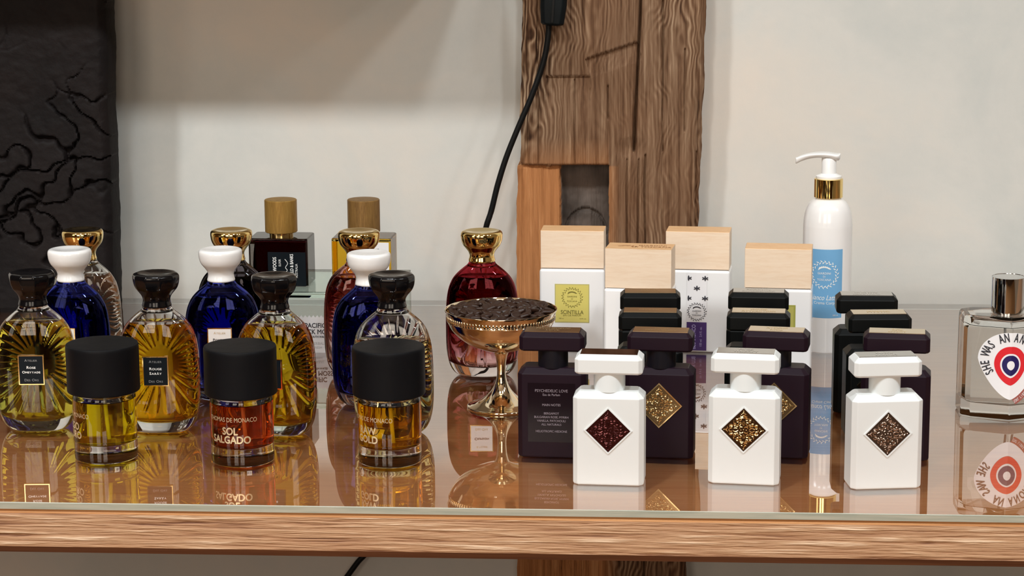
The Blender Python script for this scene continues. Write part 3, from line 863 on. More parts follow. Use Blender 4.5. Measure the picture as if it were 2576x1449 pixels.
# ------------------------------------------------------------------ short round bottles with big black caps
def make_round(px, py, label, liqm, lines, ang, group):
    p = ground(px, py)
    R = 0.0252
    t = thing('perfume_bottle', label, 'perfume bottle', (p.x, p.y + R, T), 0, group, (0.99, 0.99, 0.99))
    pr = catmull([(0.0225, 0.0), (0.0246, 0.0010), (0.0252, 0.0030), (0.0252, 0.0110), (0.0250, 0.0150), (0.0252, 0.0190), (0.0253, 0.040), (0.0252, 0.0500), (0.0240, 0.0545), (0.0205, 0.0565), (0.0150, 0.0575), (0.0140, 0.062)], 4)
    obj('glass_body', lathe(pr, 96), M['clear'], t, smooth=True)
    pr = catmull([(0.006, 0.0143), (0.019, 0.0147), (0.0219, 0.0165), (0.0225, 0.021), (0.0226, 0.042), (0.0222, 0.0495)], 4)
    obj('liquid', lathe(pr, 96), liqm, t, smooth=50)
    pr = [(0.0220, 0.0499), (0.0205, 0.0525), (0.0170, 0.0545), (0.0120, 0.0552), (0.0115, 0.060)]
    obj('air_space', lathe(pr, 64), M['air'], t, smooth=50)
    bm = bmesh.new(); tube(bm, [(0.002, 0, 0.017), (0.001, 0, 0.035), (0, 0, 0.0605)], 0.0012, 10)
    obj('dip_tube', bm, M['ink_light'], t, smooth=True)
    rnd = random.Random(px)
    def fn(a, z): return 1 + 0.004 * noise.noise(Vector((cos(a) * 2 + px, sin(a) * 2, z * 50)))
    pr = [(0.0282, 0.0560), (0.0289, 0.0568), (0.0290, 0.060), (0.0289, 0.075), (0.0290, 0.090), (0.0287, 0.0935), (0.0278, 0.0945), (0.024, 0.0947), (0.012, 0.0948), (0.001, 0.0948)]
    obj('cap', lathe(catmull(pr, 4), 80, fn=fn), M['rubber'], t, smooth=50)
    bm = bmesh.new()
    def cyl(x, z, e=0):
        a = ang + x / R; r = 0.02555 + e
        return Vector((r * sin(a), -r * cos(a), z))
    add_text(bm, 'THOMAS DE MONACO', 0.0052, 0.001, 0.0395, cyl, 0, 0.78)
    for s_, z in zip(lines, (0.0302, 0.0232)): add_text(bm, s_, 0.0083, 0, z, cyl, 0, 0.88, bold=0.00022)
    obj('printed_lettering', bm, [M['ink_gold']], t)
GR = 'short round bottles with big matt black caps'
make_round(249, 1172, 'short round bottle of yellow perfume under a big matt black cap, leftmost', M['t_yellow'], ['FUEGO', 'FUTURO'], radians(-66), GR)
make_round(597, 1180, 'short round bottle of orange red perfume with a big matt black cap', M['t_red'], ['SOL', 'SALGADO'], radians(-12), GR)
make_round(972, 1182, 'short round bottle of gold perfume with a big matt black cap, rightmost', M['t_gold'], ['RAW', 'GOLD'], radians(-38), GR)

# ------------------------------------------------------------------ rectangular bottles with a diamond plaque
def filigree(R):
    """scrolling relief inside a diamond of half diagonal R: list of tubes (points, radius)"""
    out = []
    def spiral(cx, cy, r0, a0, turns, s_, n=14):
        return [(cx + r0 * (1 - 0.75 * k / n) * cos(a0 + s_ * turns * 2 * pi * k / n), cy + r0 * (1 - 0.75 * k / n) * sin(a0 + s_ * turns * 2 * pi * k / n)) for k in range(n + 1)]
    q_ = []
    q_.append(spiral(0.16, 0.30, 0.10, -1.6, 1.1, 1)); q_.append(spiral(0.14, 0.52, 0.085, 2.4, 1.2, -1)); q_.append(spiral(0.30, 0.42, 0.075, 0, 1.1, 1))
    q_.append(spiral(0.42, 0.26, 0.085, -2.2, 1.2, 1)); q_.append(spiral(0.60, 0.12, 0.085, 2.6, 1.2, -1)); q_.append(spiral(0.32, 0.20, 0.065, 1.5, 1.0, 1))
    q_.append([(0.0, 0.88), (0.05, 0.80), (0.10, 0.76), (0.13, 0.79)]); q_.append([(0.0, 0.72), (0.06, 0.66), (0.13, 0.65), (0.17, 0.69)])
    q_.append([(0.0, 0.60), (0.07, 0.60), (0.10, 0.64)]); q_.append([(0.88, 0.0), (0.80, 0.05), (0.76, 0.10), (0.79, 0.13)])
    q_.append([(0.72, 0.0), (0.67, 0.06), (0.66, 0.13)]); q_.append([(0.02, 0.10), (0.09, 0.15), (0.17, 0.14), (0.21, 0.06)])
    q_.append([(0.26, 0.02), (0.34, 0.08), (0.42, 0.09), (0.52, 0.04)]); q_.append([(0.24, 0.60), (0.27, 0.54), (0.34, 0.53), (0.37, 0.56)])
    q_.append([(0.50, 0.36), (0.46, 0.40), (0.47, 0.46)]); q_.append([(0.0, 0.20), (0.04, 0.30), (0.02, 0.42)])
    q_.append([(0.70, 0.20), (0.63, 0.25), (0.56, 0.24), (0.52, 0.18)])
    for c in q_:
        for sx in (1, -1):
            for sy in (1, -1): out.append([(sx * x * R, sy * y * R) for x, y in c])
    return out
FIL = filigree(0.0158)
def emblem_bm(y_face, zc):
    bm = bmesh.new(); R = 0.0168
    dia = [(0, -R), (R, 0), (0, R), (-R, 0)]
    raised(bm, dia, y_face + 0.0003, 0.0006, zc, mi=0)
    for c in FIL:
        c2 = catmull(c, 2) if len(c) < 8 else c
        n = len(c2); yb = y_face - 0.0004
        tube(bm, [(x, yb, zc + z) for x, z in c2], [0.00042 * (0.65 + 0.5 * sin(pi * k / (n - 1))) for k in range(n)], 5, 1)
    for x, z in ((0, 0.93), (0, -0.93), (0.93, 0), (-0.93, 0), (0, 0.02), (0.13, 0.0), (-0.13, 0)):
        vs = bmesh.ops.create_icosphere(bm, subdivisions=1, radius=0.0006, matrix=Matrix.Translation((x * 0.0158, y_face - 0.0005, zc + z * 0.0158)))['verts']
        for v in vs:
            for f in v.link_faces: f.material_index = 1
    return bm

BW, BD, BH = 0.0540, 0.0290, 0.0725
def make_rect(px, py, label, col, emblem, plate, rz, group, top_text=None, back=False, depth=BD):
    p = ground(px, py)
    base = Vector((p.x, p.y, T)) + Vector((0, BD / 2, 0))
    t = thing('perfume_bottle', label, 'perfume bottle', base, rz, group)
    body_m = {'white': M['white_lacquer'], 'purple': M['purple_lacquer'], 'black': M['black_lacquer']}[col]
    neck_m = M['white_neck'] if col == 'white' else M['black_neck']
    cc = 0.0036; ct = 0.0046
    rings = [oct_ring(BW - 0.0022, BD - 0.0022, cc - 0.0006, 0.0), oct_ring(BW - 0.0006, BD - 0.0006, cc, 0.0007), oct_ring(BW, BD, cc, 0.0020), oct_ring(BW, BD, cc, BH - ct), oct_ring(BW - 2 * ct, BD - 2 * ct, cc * 0.55, BH)]
    obj('body', loft(rings), body_m, t, bevel=0.0006)
    pr = [(0.0118, BH - 0.0005), (0.0119, BH + 0.002), (0.0119, BH + 0.0150)]
    obj('neck', lathe(pr, 64), neck_m, t, smooth=50)
    z0 = BH + 0.0135; CW, CD, CH = 0.0515, 0.0262, 0.0150
    rings = [oct_ring(CW - 0.003, CD - 0.003, 0.002, z0), oct_ring(CW, CD, 0.0030, z0 + 0.0014), oct_ring(CW, CD, 0.0030, z0 + CH - 0.0036), oct_ring(CW - 0.0072, CD - 0.0072, 0.0014, z0 + CH)]
    c = obj('cap', loft(rings), body_m, t, bevel=0.0005)
    zt = z0 + CH
    bm = bmesh.new(); pw, pd = 0.0432, 0.0175
    box(bm, -pw / 2, pw / 2, -pd / 2, pd / 2, zt - 0.0004, zt + 0.0004)
    if top_text:
        fn = lambda x, y, e=0: Vector((x, y, zt + 0.00055 + e))
        n_ = len(top_text)
        for k, s_ in enumerate(top_text):
            add_text(bm, s_, 0.0052 if n_ == 2 else 0.0066, 0, (0.5 * (n_ - 1) - k) * 0.0066, fn, 1, 0.85, bold=0.00012)
    obj('cap_plate', bm, [plate, M['plate_text'] if plate is not M['plate_silver'] else M['plate_text_silver']], c)
    y_face = -BD / 2
    if emblem:
        g_, r_ = emblem
        if col == 'white' or True:
            bm = bmesh.new(); R1, R2 = 0.0186, 0.0170
            o_ = [(0, -R1), (R1, 0), (0, R1), (-R1, 0)]; i_ = [(0, -R2), (R2, 0), (0, R2), (-R2, 0)]
            zc = 0.0432
            rr = [[Vector((x, y_face + 0.0005, zc + z)) for x, z in o_], [Vector((x * 0.985, y_face - 0.0007, zc + z * 0.985)) for x, z in o_],
                  [Vector((x, y_face - 0.0007, zc + z)) for x, z in i_], [Vector((x, y_face + 0.0002, zc + z)) for x, z in i_]]
            loft(rr, bm, cap0=False, cap1=False)
            obj('plaque_rim', bm, body_m if col == 'white' else M['gold_relief'], t)
        obj('diamond_plaque', emblem_bm(y_face, 0.0432), [g_, r_], t, smooth=40)
    if back:
        bm = bmesh.new(); raised(bm, rect(0.0375, 0.0480), y_face + 0.0002, 0.0004, 0.037)
        f = flat_fn(y_face - 0.0002, 0.037, 0, 0.0003)
        for s_, z, sz in (('PSYCHEDELIC LOVE', 0.0178, 0.0032), ('Eau de Parfum', 0.0146, 0.0026), ('MAIN NOTES', 0.0063, 0.0027), ('BERGAMOT', -0.0006, 0.0025),
                          ('BULGARIAN ROSE, MYRRH', -0.0036, 0.0025), ('VANILLA, PATCHOULI', -0.0066, 0.0025), ('ALL NATURALS', -0.0096, 0.0025), ('HELIOTROPIC HEDIONE', -0.0152, 0.0025)):
            add_text(bm, s_, sz, 0, z, f, 1, 0.92)
        obj('back_label', bm, [M['maroon_gloss'], M['ink_violet']], t)
    return t
M['maroon_gloss'] = mat('glossy_blackish_label', (0.007, 0.003, 0.006), 0.2, spec=0.2)
MAR, GOL, PEW = (M['maroon_metal'], M['maroon_relief']), (M['bronze_dark'], M['gold_relief']), (M['pewter_ground'], M['pewter_relief'])
GI = 'white rectangular bottles in the front row'; GD = 'dark purple rectangular bottles'; GB = 'black rectangular bottles'
make_rect(1532, 1222, 'white rectangular bottle with a dark maroon diamond plaque, leftmost of the white ones', 'white', MAR, M['plate_maroon'], radians(-3), GI)
make_rect(1874, 1220, 'white rectangular bottle with a gold on dark brown diamond plaque, middle of the white ones', 'white', GOL, M['plate_silver'], radians(-6), GI, ['MUSK', 'THERAPY'])
make_rect(2223, 1231, 'white rectangular bottle turned to show its left side, rightmost of the white ones', 'white', PEW, M['plate_silver'], radians(8), GI, ['REHAB', 'PARFUM'])
make_rect(1390, 1152, 'dark purple rectangular bottle turned round to show its printed back label', 'purple', None, M['plate_dim'], radians(-3), GD, ['PSYCHEDELIC', 'LOVE'], back=True)
make_rect(1661, 1153, 'dark purple rectangular bottle with a gold diamond plaque behind the leftmost white bottle', 'purple', (M['gold_ground'], M['gold_relief']), M['plate_gold'], radians(-5), GD, ['HIGH', 'FREQUENCY'])
make_rect(1951, 1152, 'dark purple rectangular bottle mostly behind the middle white bottle', 'purple', (M['gold_ground'], M['gold_relief']), M['plate_tan'], radians(-8), GD, ['ATOMIC', 'ROSE'])
make_rect(2253, 1158, 'dark purple rectangular bottle mostly behind the rightmost white bottle', 'purple', (M['gold_ground'], M['gold_relief']), M['plate_tan'], radians(-6), GD, ['SIDE', 'EFFECT'])
make_rect(1634, 1091, 'black rectangular bottle with a gold cap plate, nearer of the left pair of black ones', 'black', GOL, M['plate_gold'], radians(-1), GB, ['MYSTIC'])
make_rect(1906, 1093, 'black rectangular bottle with a champagne cap plate, nearer of the middle pair of black ones', 'black', GOL, M['plate_tan'], radians(-4), GB, ['DIVINE', 'ATTRACTION'])
make_rect(2206, 1098, 'black bottle with a champagne cap plate, nearer of the right pair of black ones', 'black', GOL, M['plate_tan'], radians(4), GB, ['MYSTIC'])
make_rect(1634, 1030, 'black rectangular bottle with a gold cap plate, farther of the left pair of black ones', 'black', GOL, M['plate_gold'], radians(1), GB, ['BLESSED', 'BARAKA'])
make_rect(1906, 1030, 'black rectangular bottle with a silver cap plate, farther of the middle pair of black ones', 'black', PEW, M['plate_silver'], radians(-3), GB, ['ABSOLUTE', 'APHRODISIAC'])
make_rect(2176, 1040, 'black rectangular bottle with a silver cap plate, farther of the right pair of black ones', 'black', PEW, M['plate_silver'], radians(0), GB, ['OUD FOR', 'GREATNESS'])

# ------------------------------------------------------------------ white bottles with wooden block caps
def make_block(px, py, label, rz, deco, group='white bottles with wooden block caps'):
    p = ground(px, py); Wd, Dd, Hh = 0.0690, 0.0400, 0.0895
    t = thing('perfume_bottle', label, 'perfume bottle', (p.x, p.y + Dd / 2 * 0.91, T), rz, group, (0.90, 0.91, 0.886))
    bm = bmesh.new(); box(bm, -Wd / 2, Wd / 2, -Dd / 2, Dd / 2, 0, Hh)
    obj('body', bm, M['bone'], t, bevel=0.0028)
    bm = bmesh.new(); w2, d2 = 0.0335, 0.0165; z0, z1 = Hh + 0.0006, Hh + 0.0415
    vs = [[Vector((-w2, -d2, z)), Vector((w2, -d2, z)), Vector((w2, d2, z)), Vector((-w2, d2, z))] for z in (z0, z1)]
    loft(vs, bm)
    bm.faces.ensure_lookup_table()
    for f in bm.faces:
        if f.calc_center_median().z > z1 - 1e-4: f.material_index = 1
    if deco == 'top':
        fn = lambda x, y, e=0: Vector((x, y, z1 + 0.0002 + e))
        add_text(bm, 'GIARDINI', 0.0075, 0.012, 0.004, fn, 2, 0.9); add_text(bm, 'DI TOSCANA', 0.0075, 0.012, -0.004, fn, 2, 0.9)
        for k in range(5): add_poly(bm, ellipse(0.003, 0.0007, -0.020 + 0.004 * k, -0.001 + 0.003 * sin(k), 8, 0.4 * k), lambda x, y: fn(x, y), 2)
    obj('wooden_cap', bm, [M['pale_wood'], M['pale_wood_top'], M['brand_ink']], t, bevel=0.0007)
    bm = bmesh.new(); box(bm, -0.026, 0.026, -0.011, 0.011, Hh - 0.001, Hh + 0.001); obj('neck', bm, M['pump_white'], t)
    yf = -Dd / 2; f = flat_fn(yf, 0.0525, 0, 0.0004)
    if deco == 'yellow':
        bm = bmesh.new(); raised(bm, rect(0.0366, 0.0424), yf + 0.0002, 0.00045, 0.0525, mi=0)
        add_poly(bm, rect(0.0346, 0.0404), lambda x, y: f(x, y) , 1)
        f = flat_fn(yf, 0.0525, 0, 0.0006)
        wreath(bm, f, 0, 0.0065, 0.0098, 2)
        add_text(bm, 'SCINTILLA', 0.0060, 0, -0.0098, f, 2, 0.86, bold=0.00008); add_text(bm, 'EAU DE PARFUM', 0.0026, 0, -0.0132, f, 2)
        add_text(bm, '100 ml', 0.0020, -0.0115, -0.0166, f, 2); add_text(bm, '3.4 fl. oz.', 0.0020, 0.0115, -0.0166, f, 2)
        obj('front_label', bm, [M['yellow_edge'], M['yellow_label'], M['olive_ink']], t)
    if deco == 'olive':
        bm = bmesh.new(); raised(bm, rect(0.0366, 0.0424), yf + 0.0002, 0.00045, 0.0525, mi=0)
        add_poly(bm, rect(0.0330, 0.0390), lambda x, y: f(x, y), 1)
        f = flat_fn(yf, 0.0525, 0, 0.0006); wreath(bm, f, 0, 0.0065, 0.0098, 2)
        obj('front_label', bm, [M['olive_label'], M['olive_label2'], M['olive_ink']], t)
    if deco == 'bees':
        f = flat_fn(yf, 0.0, 0, 0.0004); bm = bmesh.new()
        xc = 0.0
        add_poly(bm, [(xc - 0.0105, 0.0025), (xc + 0.0105, 0.0025), (xc + 0.0105, 0.0872), (xc - 0.0105, 0.0872)], lambda x, y: f(x, y), 0)
        f = flat_fn(yf, 0.0, 0, 0.0006)
        add_poly(bm, [(xc - 0.0105, 0.0025), (xc + 0.0105, 0.0025), (xc + 0.0105, 0.0335), (xc - 0.0105, 0.0335)], lambda x, y: f(x, y), 1)
        f = flat_fn(yf, 0.0, 0, 0.0008)
        def bee(x, z, half=0):
            add_poly(bm, ellipse(0.0009, 0.0030, x, z, 12), f, 2)
            for s_ in ((1, -1) if not half else (half,)):
                for dz, a in ((0.0006, 0.5), (-0.0008, -0.3)):
                    add_poly(bm, ellipse(0.0014, 0.00055, x + s_ * 0.0020, z + dz, 10, s_ * a), f, 2)
        bee(xc - 0.0088, 0.0815, 1); bee(xc + 0.0086, 0.0815); bee(xc, 0.0706); bee(xc - 0.0088, 0.0597, 1); bee(xc + 0.0086, 0.0597)
        wreath(bm, f, xc, 0.0448, 0.0088, 2)
        add_text(bm, 'BLU INDACO', 0.0056, xc - 0.0028, 0.0175, f, 3, 0.80, pi / 2, bold=0.0001)
        add_text(bm, '100 ml   3.4 fl. oz.', 0.0036, xc + 0.0045, 0.0175, f, 3, 0.85, pi / 2)
        obj('front_label', bm, [M['card'], M['violet_label'], M['ink_dark'], M['violet_ink']], t)
M['brand_ink'] = mat('burnt_brand', (0.34, 0.14, 0.05), 0.6)
M['olive_label2'] = mat('olive_green_label_field', (0.42, 0.38, 0.09), 0.45)
make_block(1441, 883, 'white bottle with a pale wooden block cap and a yellow SCINTILLA label', radians(-2), 'yellow')
make_block(1609, 943, 'white bottle whose pale wooden block cap has a branded top, centre of the group', radians(-7), 'top')
make_block(1756, 887, 'white bottle with a wooden block cap and a violet label under printed bees', radians(-5), 'bees')
make_block(1957, 943, 'white bottle with a wooden block cap and olive label, beside the tall pump bottle', radians(-5), 'olive')

# ------------------------------------------------------------------ pump bottle
def make_pump():
    p = ground(2080, 888); R = 0.0256
    t = thing('pump_bottle', 'tall white pump bottle with a gold collar and a blue label, near the wall', 'pump bottle', (p.x, p.y + R * 0.91, T), 0, None, (0.91, 0.91, 0.91))
    pr = catmull([(0.020, 0), (0.0240, 0.0006), (0.0256, 0.0035), (0.0256, 0.060), (0.0256, 0.1150), (0.0256, 0.1290), (0.0255, 0.1330), (0.0249, 0.1395), (0.0232, 0.1475), (0.0200, 0.1540), (0.0160, 0.1580), (0.0128, 0.1600), (0.0125, 0.164)], 6)
    obj('body', lathe(pr, 96), M['pump_body'], t, smooth=True)
    obj('collar', lathe([(0.0143, 0.1605), (0.0149, 0.1609), (0.0149, 0.1798), (0.0143, 0.1802), (0.0125, 0.1803)], 80), M['gold_cap'], t, smooth=35, label='gold collar')
    ph = thing_part('pump', t)
    obj('pump_ring', lathe([(0.0125, 0.1795), (0.0134, 0.1812), (0.0132, 0.1830), (0.0090, 0.1848), (0.0078, 0.1856)], 64), M['pump_white'], ph, smooth=35)
    obj('pump_stem', lathe([(0.0078, 0.1850), (0.0076, 0.1870), (0.0076, 0.2010), (0.0072, 0.2020)], 48), M['pump_white'], ph, smooth=35)
    # wide flat saddle shaped head with a spout to the left
    rings = []
    prf = [(-0.0345, 0.1998, 0.0024, 0.0026), (-0.0335, 0.1996, 0.0032, 0.0030), (-0.028, 0.2020, 0.0045, 0.0028), (-0.020, 0.2042, 0.0066, 0.0026), (-0.010, 0.2052, 0.0088, 0.0026),
           (0.0, 0.2048, 0.0100, 0.0030), (0.006, 0.2036, 0.0096, 0.0034), (0.0095, 0.2034, 0.0078, 0.0034), (0.0110, 0.2042, 0.0050, 0.0030), (0.0116, 0.2046, 0.0024, 0.0022)]
    for x, z, wy, hz in catmull(prf, 4):
        rings.append([Vector((x, wy * cos(a), z + hz * 1.35 * sin(a) * (1 if sin(a) < 0 else 0.6) + 0.0012 * cos(a) ** 2)) for a in [2 * pi * k / 20 for k in range(20)]])
    obj('pump_head', loft(rings), M['pump_white'], ph, smooth=60)
    # wrapped label
    a0, a1 = radians(-56), radians(34); ac = (a0 + a1) / 2
    def cyl(x, z, e=0):
        a = ac + x / R; r = R + 0.0003 + e
        return Vector((r * sin(a), -r * cos(a), z))
    bm = bmesh.new(); n = 24; zA, zB = 0.0370, 0.1095
    rows = [[bm.verts.new(Vector(((R + 0.00015) * sin(a0 + (a1 - a0) * k / n), -(R + 0.00015) * cos(a0 + (a1 - a0) * k / n), z))) for k in range(n + 1)] for z in (zA, zB)]
    for k in range(n): bm.faces.new((rows[0][k], rows[0][k + 1], rows[1][k + 1], rows[1][k]))
    wreath(bm, cyl, 0.0005, 0.0830, 0.0130, 1)
    add_text(bm, 'Bianco Latte', 0.0076, 0, 0, lambda x, y, e=0: cyl(0.0005 + x + 0.3 * y, 0.0585 + y, e), 1, 0.78); add_text(bm, 'Crema Corpo', 0.0042, 0.0020, 0.0530, cyl, 1)
    add_text(bm, '200 ml', 0.0022, 0.013, 0.0400, cyl, 1)
    obj('front_label', bm, [M['blue_label'], M['ink_light']], t)
def thing_part(name, par):
    o = bpy.data.objects.new(name, None); COL.objects.link(o); o.parent = par; o.empty_display_size = 0.01; return o
make_pump()

# ------------------------------------------------------------------ clear bottle with the round target label
def make_target():
    p = ground(2538, 1059)
    t = thing('perfume_bottle', 'clear glass bottle with a chrome cap and a red and navy target label', 'perfume bottle', (p.x, p.y, T), radians(2), None, (0.962, 0.962, 0.962))
    al = radians(22); hw = 0.0395
    def foot(s_, z, d=0.046):
        c = Vector((0, 0.024, 0)); pts = [(0, 0), (0.0325, 0.0325 * tan(al)), (hw, 0.0325 * tan(al) + 0.006), (hw, d), (0.030, d + 0.005), (-0.030, d + 0.005), (-hw, d), (-hw, 0.0325 * tan(al) + 0.006), (-0.0325, 0.0325 * tan(al))]
        return [Vector((x * s_, 0.024 + (y - 0.024) * s_, z)) for x, y in pts]
    rings = [foot(0.97, 0.0), foot(1.0, 0.0015), foot(0.985, 0.086), foot(0.975, 0.0895), foot(0.93, 0.0912)]
    obj('glass_body', loft(rings), M['clear'], t, bevel=0.0012)
    rings = [foot(0.84, 0.0130), foot(0.88, 0.0160), foot(0.865, 0.0790), foot(0.82, 0.0815)]
    obj('liquid', loft(rings), M['water'], t, bevel=0.001)
    rings = [foot(0.81, 0.0820), foot(0.70, 0.0865)]
    obj('air_space', loft(rings), M['air'], t)
    obj('dip_tube', tube(bmesh.new(), [(0.004, 0.026, 0.017), (0.001, 0.026, 0.05), (0, 0.026, 0.0812)], 0.0011, 8), M['ink_light'], t, smooth=True)
    o = obj('collar', lathe([(0.0130, 0.0912), (0.0130, 0.0930), (0.0120, 0.0940)], 48), M['silver'], t, smooth=40); o.location = (0, 0.026, 0)
    o = obj('cap', lathe(catmull([(0.0135, 0.0932), (0.0142, 0.0936), (0.0143, 0.095), (0.0143, 0.1210), (0.0140, 0.1225), (0.0130, 0.1232), (0.006, 0.1233), (0.001, 0.1233)], 3), 72), M['chrome'], t, smooth=40); o.location = (0, 0.026, 0)
    # folded label: two leaves meeting on the bottle's front edge
    zc = 0.0560
    def leaf(x, z, e=0):
        k = abs(x); s_ = 0.985
        return Vector((x * cos(al) * s_, k * sin(al) - 0.0006 - e + 0.0003, z))
    def egg(a, b_top, b_bot, cz, n=40, sharp=1.3):
        pts = []
        for k in range(n + 1):
            th = -pi / 2 + pi * k / n   # right half, bottom to top
            x = a * cos(th); z = sin(th)
            if z < 0: x = a * (1 - abs(z) ** sharp) ** 0.62
            pts.append((x, cz + (b_top * z if z > 0 else b_bot * z)))
        return pts
    def both(bm, half, e, mi):
        for s_ in (1, -1):
            pts = [(s_ * x, z) for x, z in half]
            add_poly(bm, pts if s_ > 0 else pts[::-1], lambda x, z: leaf(x, z, e), mi)
    bm = bmesh.new()
    both(bm, egg(0.0295, 0.0245, 0.0350, 0.0540, sharp=1.25), 0.0, 0)
    both(bm, egg(0.0150, 0.0160, 0.0185, 0.0503, sharp=1.7), 0.00015, 1)
    both(bm, egg(0.0096, 0.0100, 0.0115, 0.0500, sharp=2), 0.0003, 0)
    both(bm, egg(0.0081, 0.0085, 0.0096, 0.0500, sharp=2), 0.00045, 2)
    both(bm, egg(0.0036, 0.0040, 0.0042, 0.0497, sharp=2.2), 0.0006, 0)
    def arc(s_, a_from, a_to, rx, rz_, cz, size, mi, sx=0.62):
        n = len(s_)
        for k, ch in enumerate(s_):
            if ch == ' ': continue
            a = radians(a_from + (a_to - a_from) * k / (n - 1))
            x, z = rx * cos(a), cz + rz_ * sin(a)
            x0_ = abs(x)
            add_text(bm, ch, size, x, z, lambda u, v, e=0: leaf(u, v, 0.0003 + e), mi, sx, a - pi / 2, bold=0.00018)
    arc('SHE WAS AN', 217, 101, 0.0232, 0.0195, 0.0543, 0.0112, 3, 0.56)
    arc('ANOMALY', 78, -18, 0.0232, 0.0195, 0.0543, 0.0112, 3, 0.56)
    # rust coloured band under the right leaf
    out = []
    e_ = egg(0.0295, 0.0245, 0.0350, 0.0540, sharp=1.25)[2:18]
    outer = [(x + 0.0034, z - 0.0048) for x, z in e_]
    for a, b, c, d in zip(e_, e_[1:], outer[1:], outer):
        add_poly(bm, [a, d, c, b], lambda x, z: leaf(x, z, 0.00005), 4)
    for k, ch in enumerate("ETAT LIBRE D'ORANGE"):
        if ch == ' ': continue
        u = 0.6 + k * 0.74; i = min(int(u), len(e_) - 2); fr_ = u - i
        x = e_[i][0] + (e_[i + 1][0] - e_[i][0]) * fr_ + 0.0018; z = e_[i][1] + (e_[i + 1][1] - e_[i][1]) * fr_ - 0.0025
        ang = atan2(e_[i + 1][1] - e_[i][1], e_[i + 1][0] - e_[i][0])
        add_text(bm, ch, 0.0038, x, z, lambda u_, v_, e=0: leaf(u_, v_, 0.0004 + e), 0, 0.7, ang)
    obj('front_label', bm, [M['label_white'], M['red_ink'], M['navy_ink'], M['ink_dark'], M['rust_ink']], t)
make_target()

# ------------------------------------------------------------------ glass riser with two square bottles, and the card
RF = ground(795, 885).y + 0.004      # front of the riser
RH = 0.0575
def make_riser():
    x0_, x1_ = upright(600, 800, RF).x, upright(1000, 800, RF).x
    t = thing('display_riser', 'low clear glass riser carrying two square bottles with wooden caps', 'riser', ((x0_ + x1_) / 2, RF, T))
    L = (x1_ - x0_) / 2; D = 0.115
    def panel(name, a):
        bm = bmesh.new(); box(bm, *a); obj(name, bm, M['acrylic'], t, bevel=0.0006)
    panel('top_panel', (-L, L, 0, D, RH - 0.006, RH))
    panel('side_panel', (-L, -L + 0.006, 0.0, D, 0, RH - 0.0062)); panel('side_panel', (L - 0.006, L, 0.0, D, 0, RH - 0.0062))
    panel('back_panel', (-L + 0.0062, L - 0.0062, D - 0.006, D, 0, RH - 0.0062))
    return x0_, x1_
make_riser()

def make_square(px, label, capm, liqm, dark, rz):
    zt = T + RH
    p = ground(px, 722, zt); Wd, Dd, Hh = 0.0640, 0.0430, 0.0520
    t = thing('perfume_bottle', label, 'perfume bottle', (p.x, p.y + Dd / 2, zt), rz, 'square bottles with wooden caps on the riser', (0.903, 0.903, 0.903))
    def rr(w, d, z, c=0.0018): return oct_ring(w, d, c, z)
    obj('glass_body', loft([rr(Wd - 0.001, Dd - 0.001, 0), rr(Wd, Dd, 0.0008), rr(Wd, Dd, Hh - 0.001), rr(Wd - 0.002, Dd - 0.002, Hh)]), M['clear'], t, bevel=0.0006)
    obj('liquid', loft([rr(Wd - 0.005, Dd - 0.005, 0.0050), rr(Wd - 0.003, Dd - 0.003, 0.0062), rr(Wd - 0.003, Dd - 0.003, Hh - 0.0035)]), liqm, t, bevel=0.001)
    obj('neck', lathe([(0.0128, Hh - 0.0002), (0.0128, Hh + 0.006)], 48), M['gold'], t, smooth=40)
    obj('wooden_cap', lathe([(0.0168, Hh + 0.0040), (0.0174, Hh + 0.0046), (0.0174, Hh + 0.0385), (0.0167, Hh + 0.0392), (0.0159, Hh + 0.0393)], 72), capm, t, smooth=35)
    yf = -Dd / 2; bm = bmesh.new(); ca, cb = ((-0.011, 0.0300) if dark else (-0.002, 0.0300)); zA, zB = 0.0010, (0.0375 if dark else 0.048)
    pts = [(ca, zA), (cb, zA), (cb, zB), (ca, zB)]
    raised(bm, pts, yf + 0.0001, 0.0004)
    f = flat_fn(yf, 0, 0, 0.0006); ink = 1
    if dark:
        add_text(bm, 'SILKY WOODS', 0.0055, -0.0035, 0.0190, f, 1, 0.72, pi / 2, bold=0.0001); add_text(bm, 'ELIXIR', 0.0035, 0.0020, 0.0260, f, 1, 0.8, pi / 2)
        s_ = catmull([(0.0085, 0.008), (0.0095, 0.013), (0.0075, 0.015), (0.0100, 0.018), (0.0080, 0.021), (0.0105, 0.0255), (0.0075, 0.030)], 4)
        tube(bm, [f(x, z) for x, z in s_], 0.00035, 5, 1)
        add_text(bm, 'GOLDFIELD & BANKS', 0.0050, 0.0150, 0.0185, f, 1, 0.72, pi / 2, bold=0.0001); add_text(bm, 'AUSTRALIA', 0.0038, 0.0200, 0.0175, f, 1, 0.78, pi / 2)
    else:
        add_text(bm, 'PACIFIC ROCK MOSS', 0.0048, 0.0050, 0.0245, f, 1, 0.75, pi / 2, bold=0.0001); add_text(bm, 'GOLDFIELD & BANKS', 0.0048, 0.0180, 0.0245, f, 1, 0.75, pi / 2)
    obj('front_label', bm, [M['label_black'], M['ink_light']] if dark else [M['card'], M['ink_dark']], t)
make_square(702, 'dark maroon square bottle with a black label and a gold brown wooden cap', M['gold_wood'], M['h_dark'], True, radians(-2))
make_square(911, 'square bottle of gold perfume with a brown wooden cap behind the rose tinted flask', M['gold_wood2'], M['h_gold'], False, radians(-2))

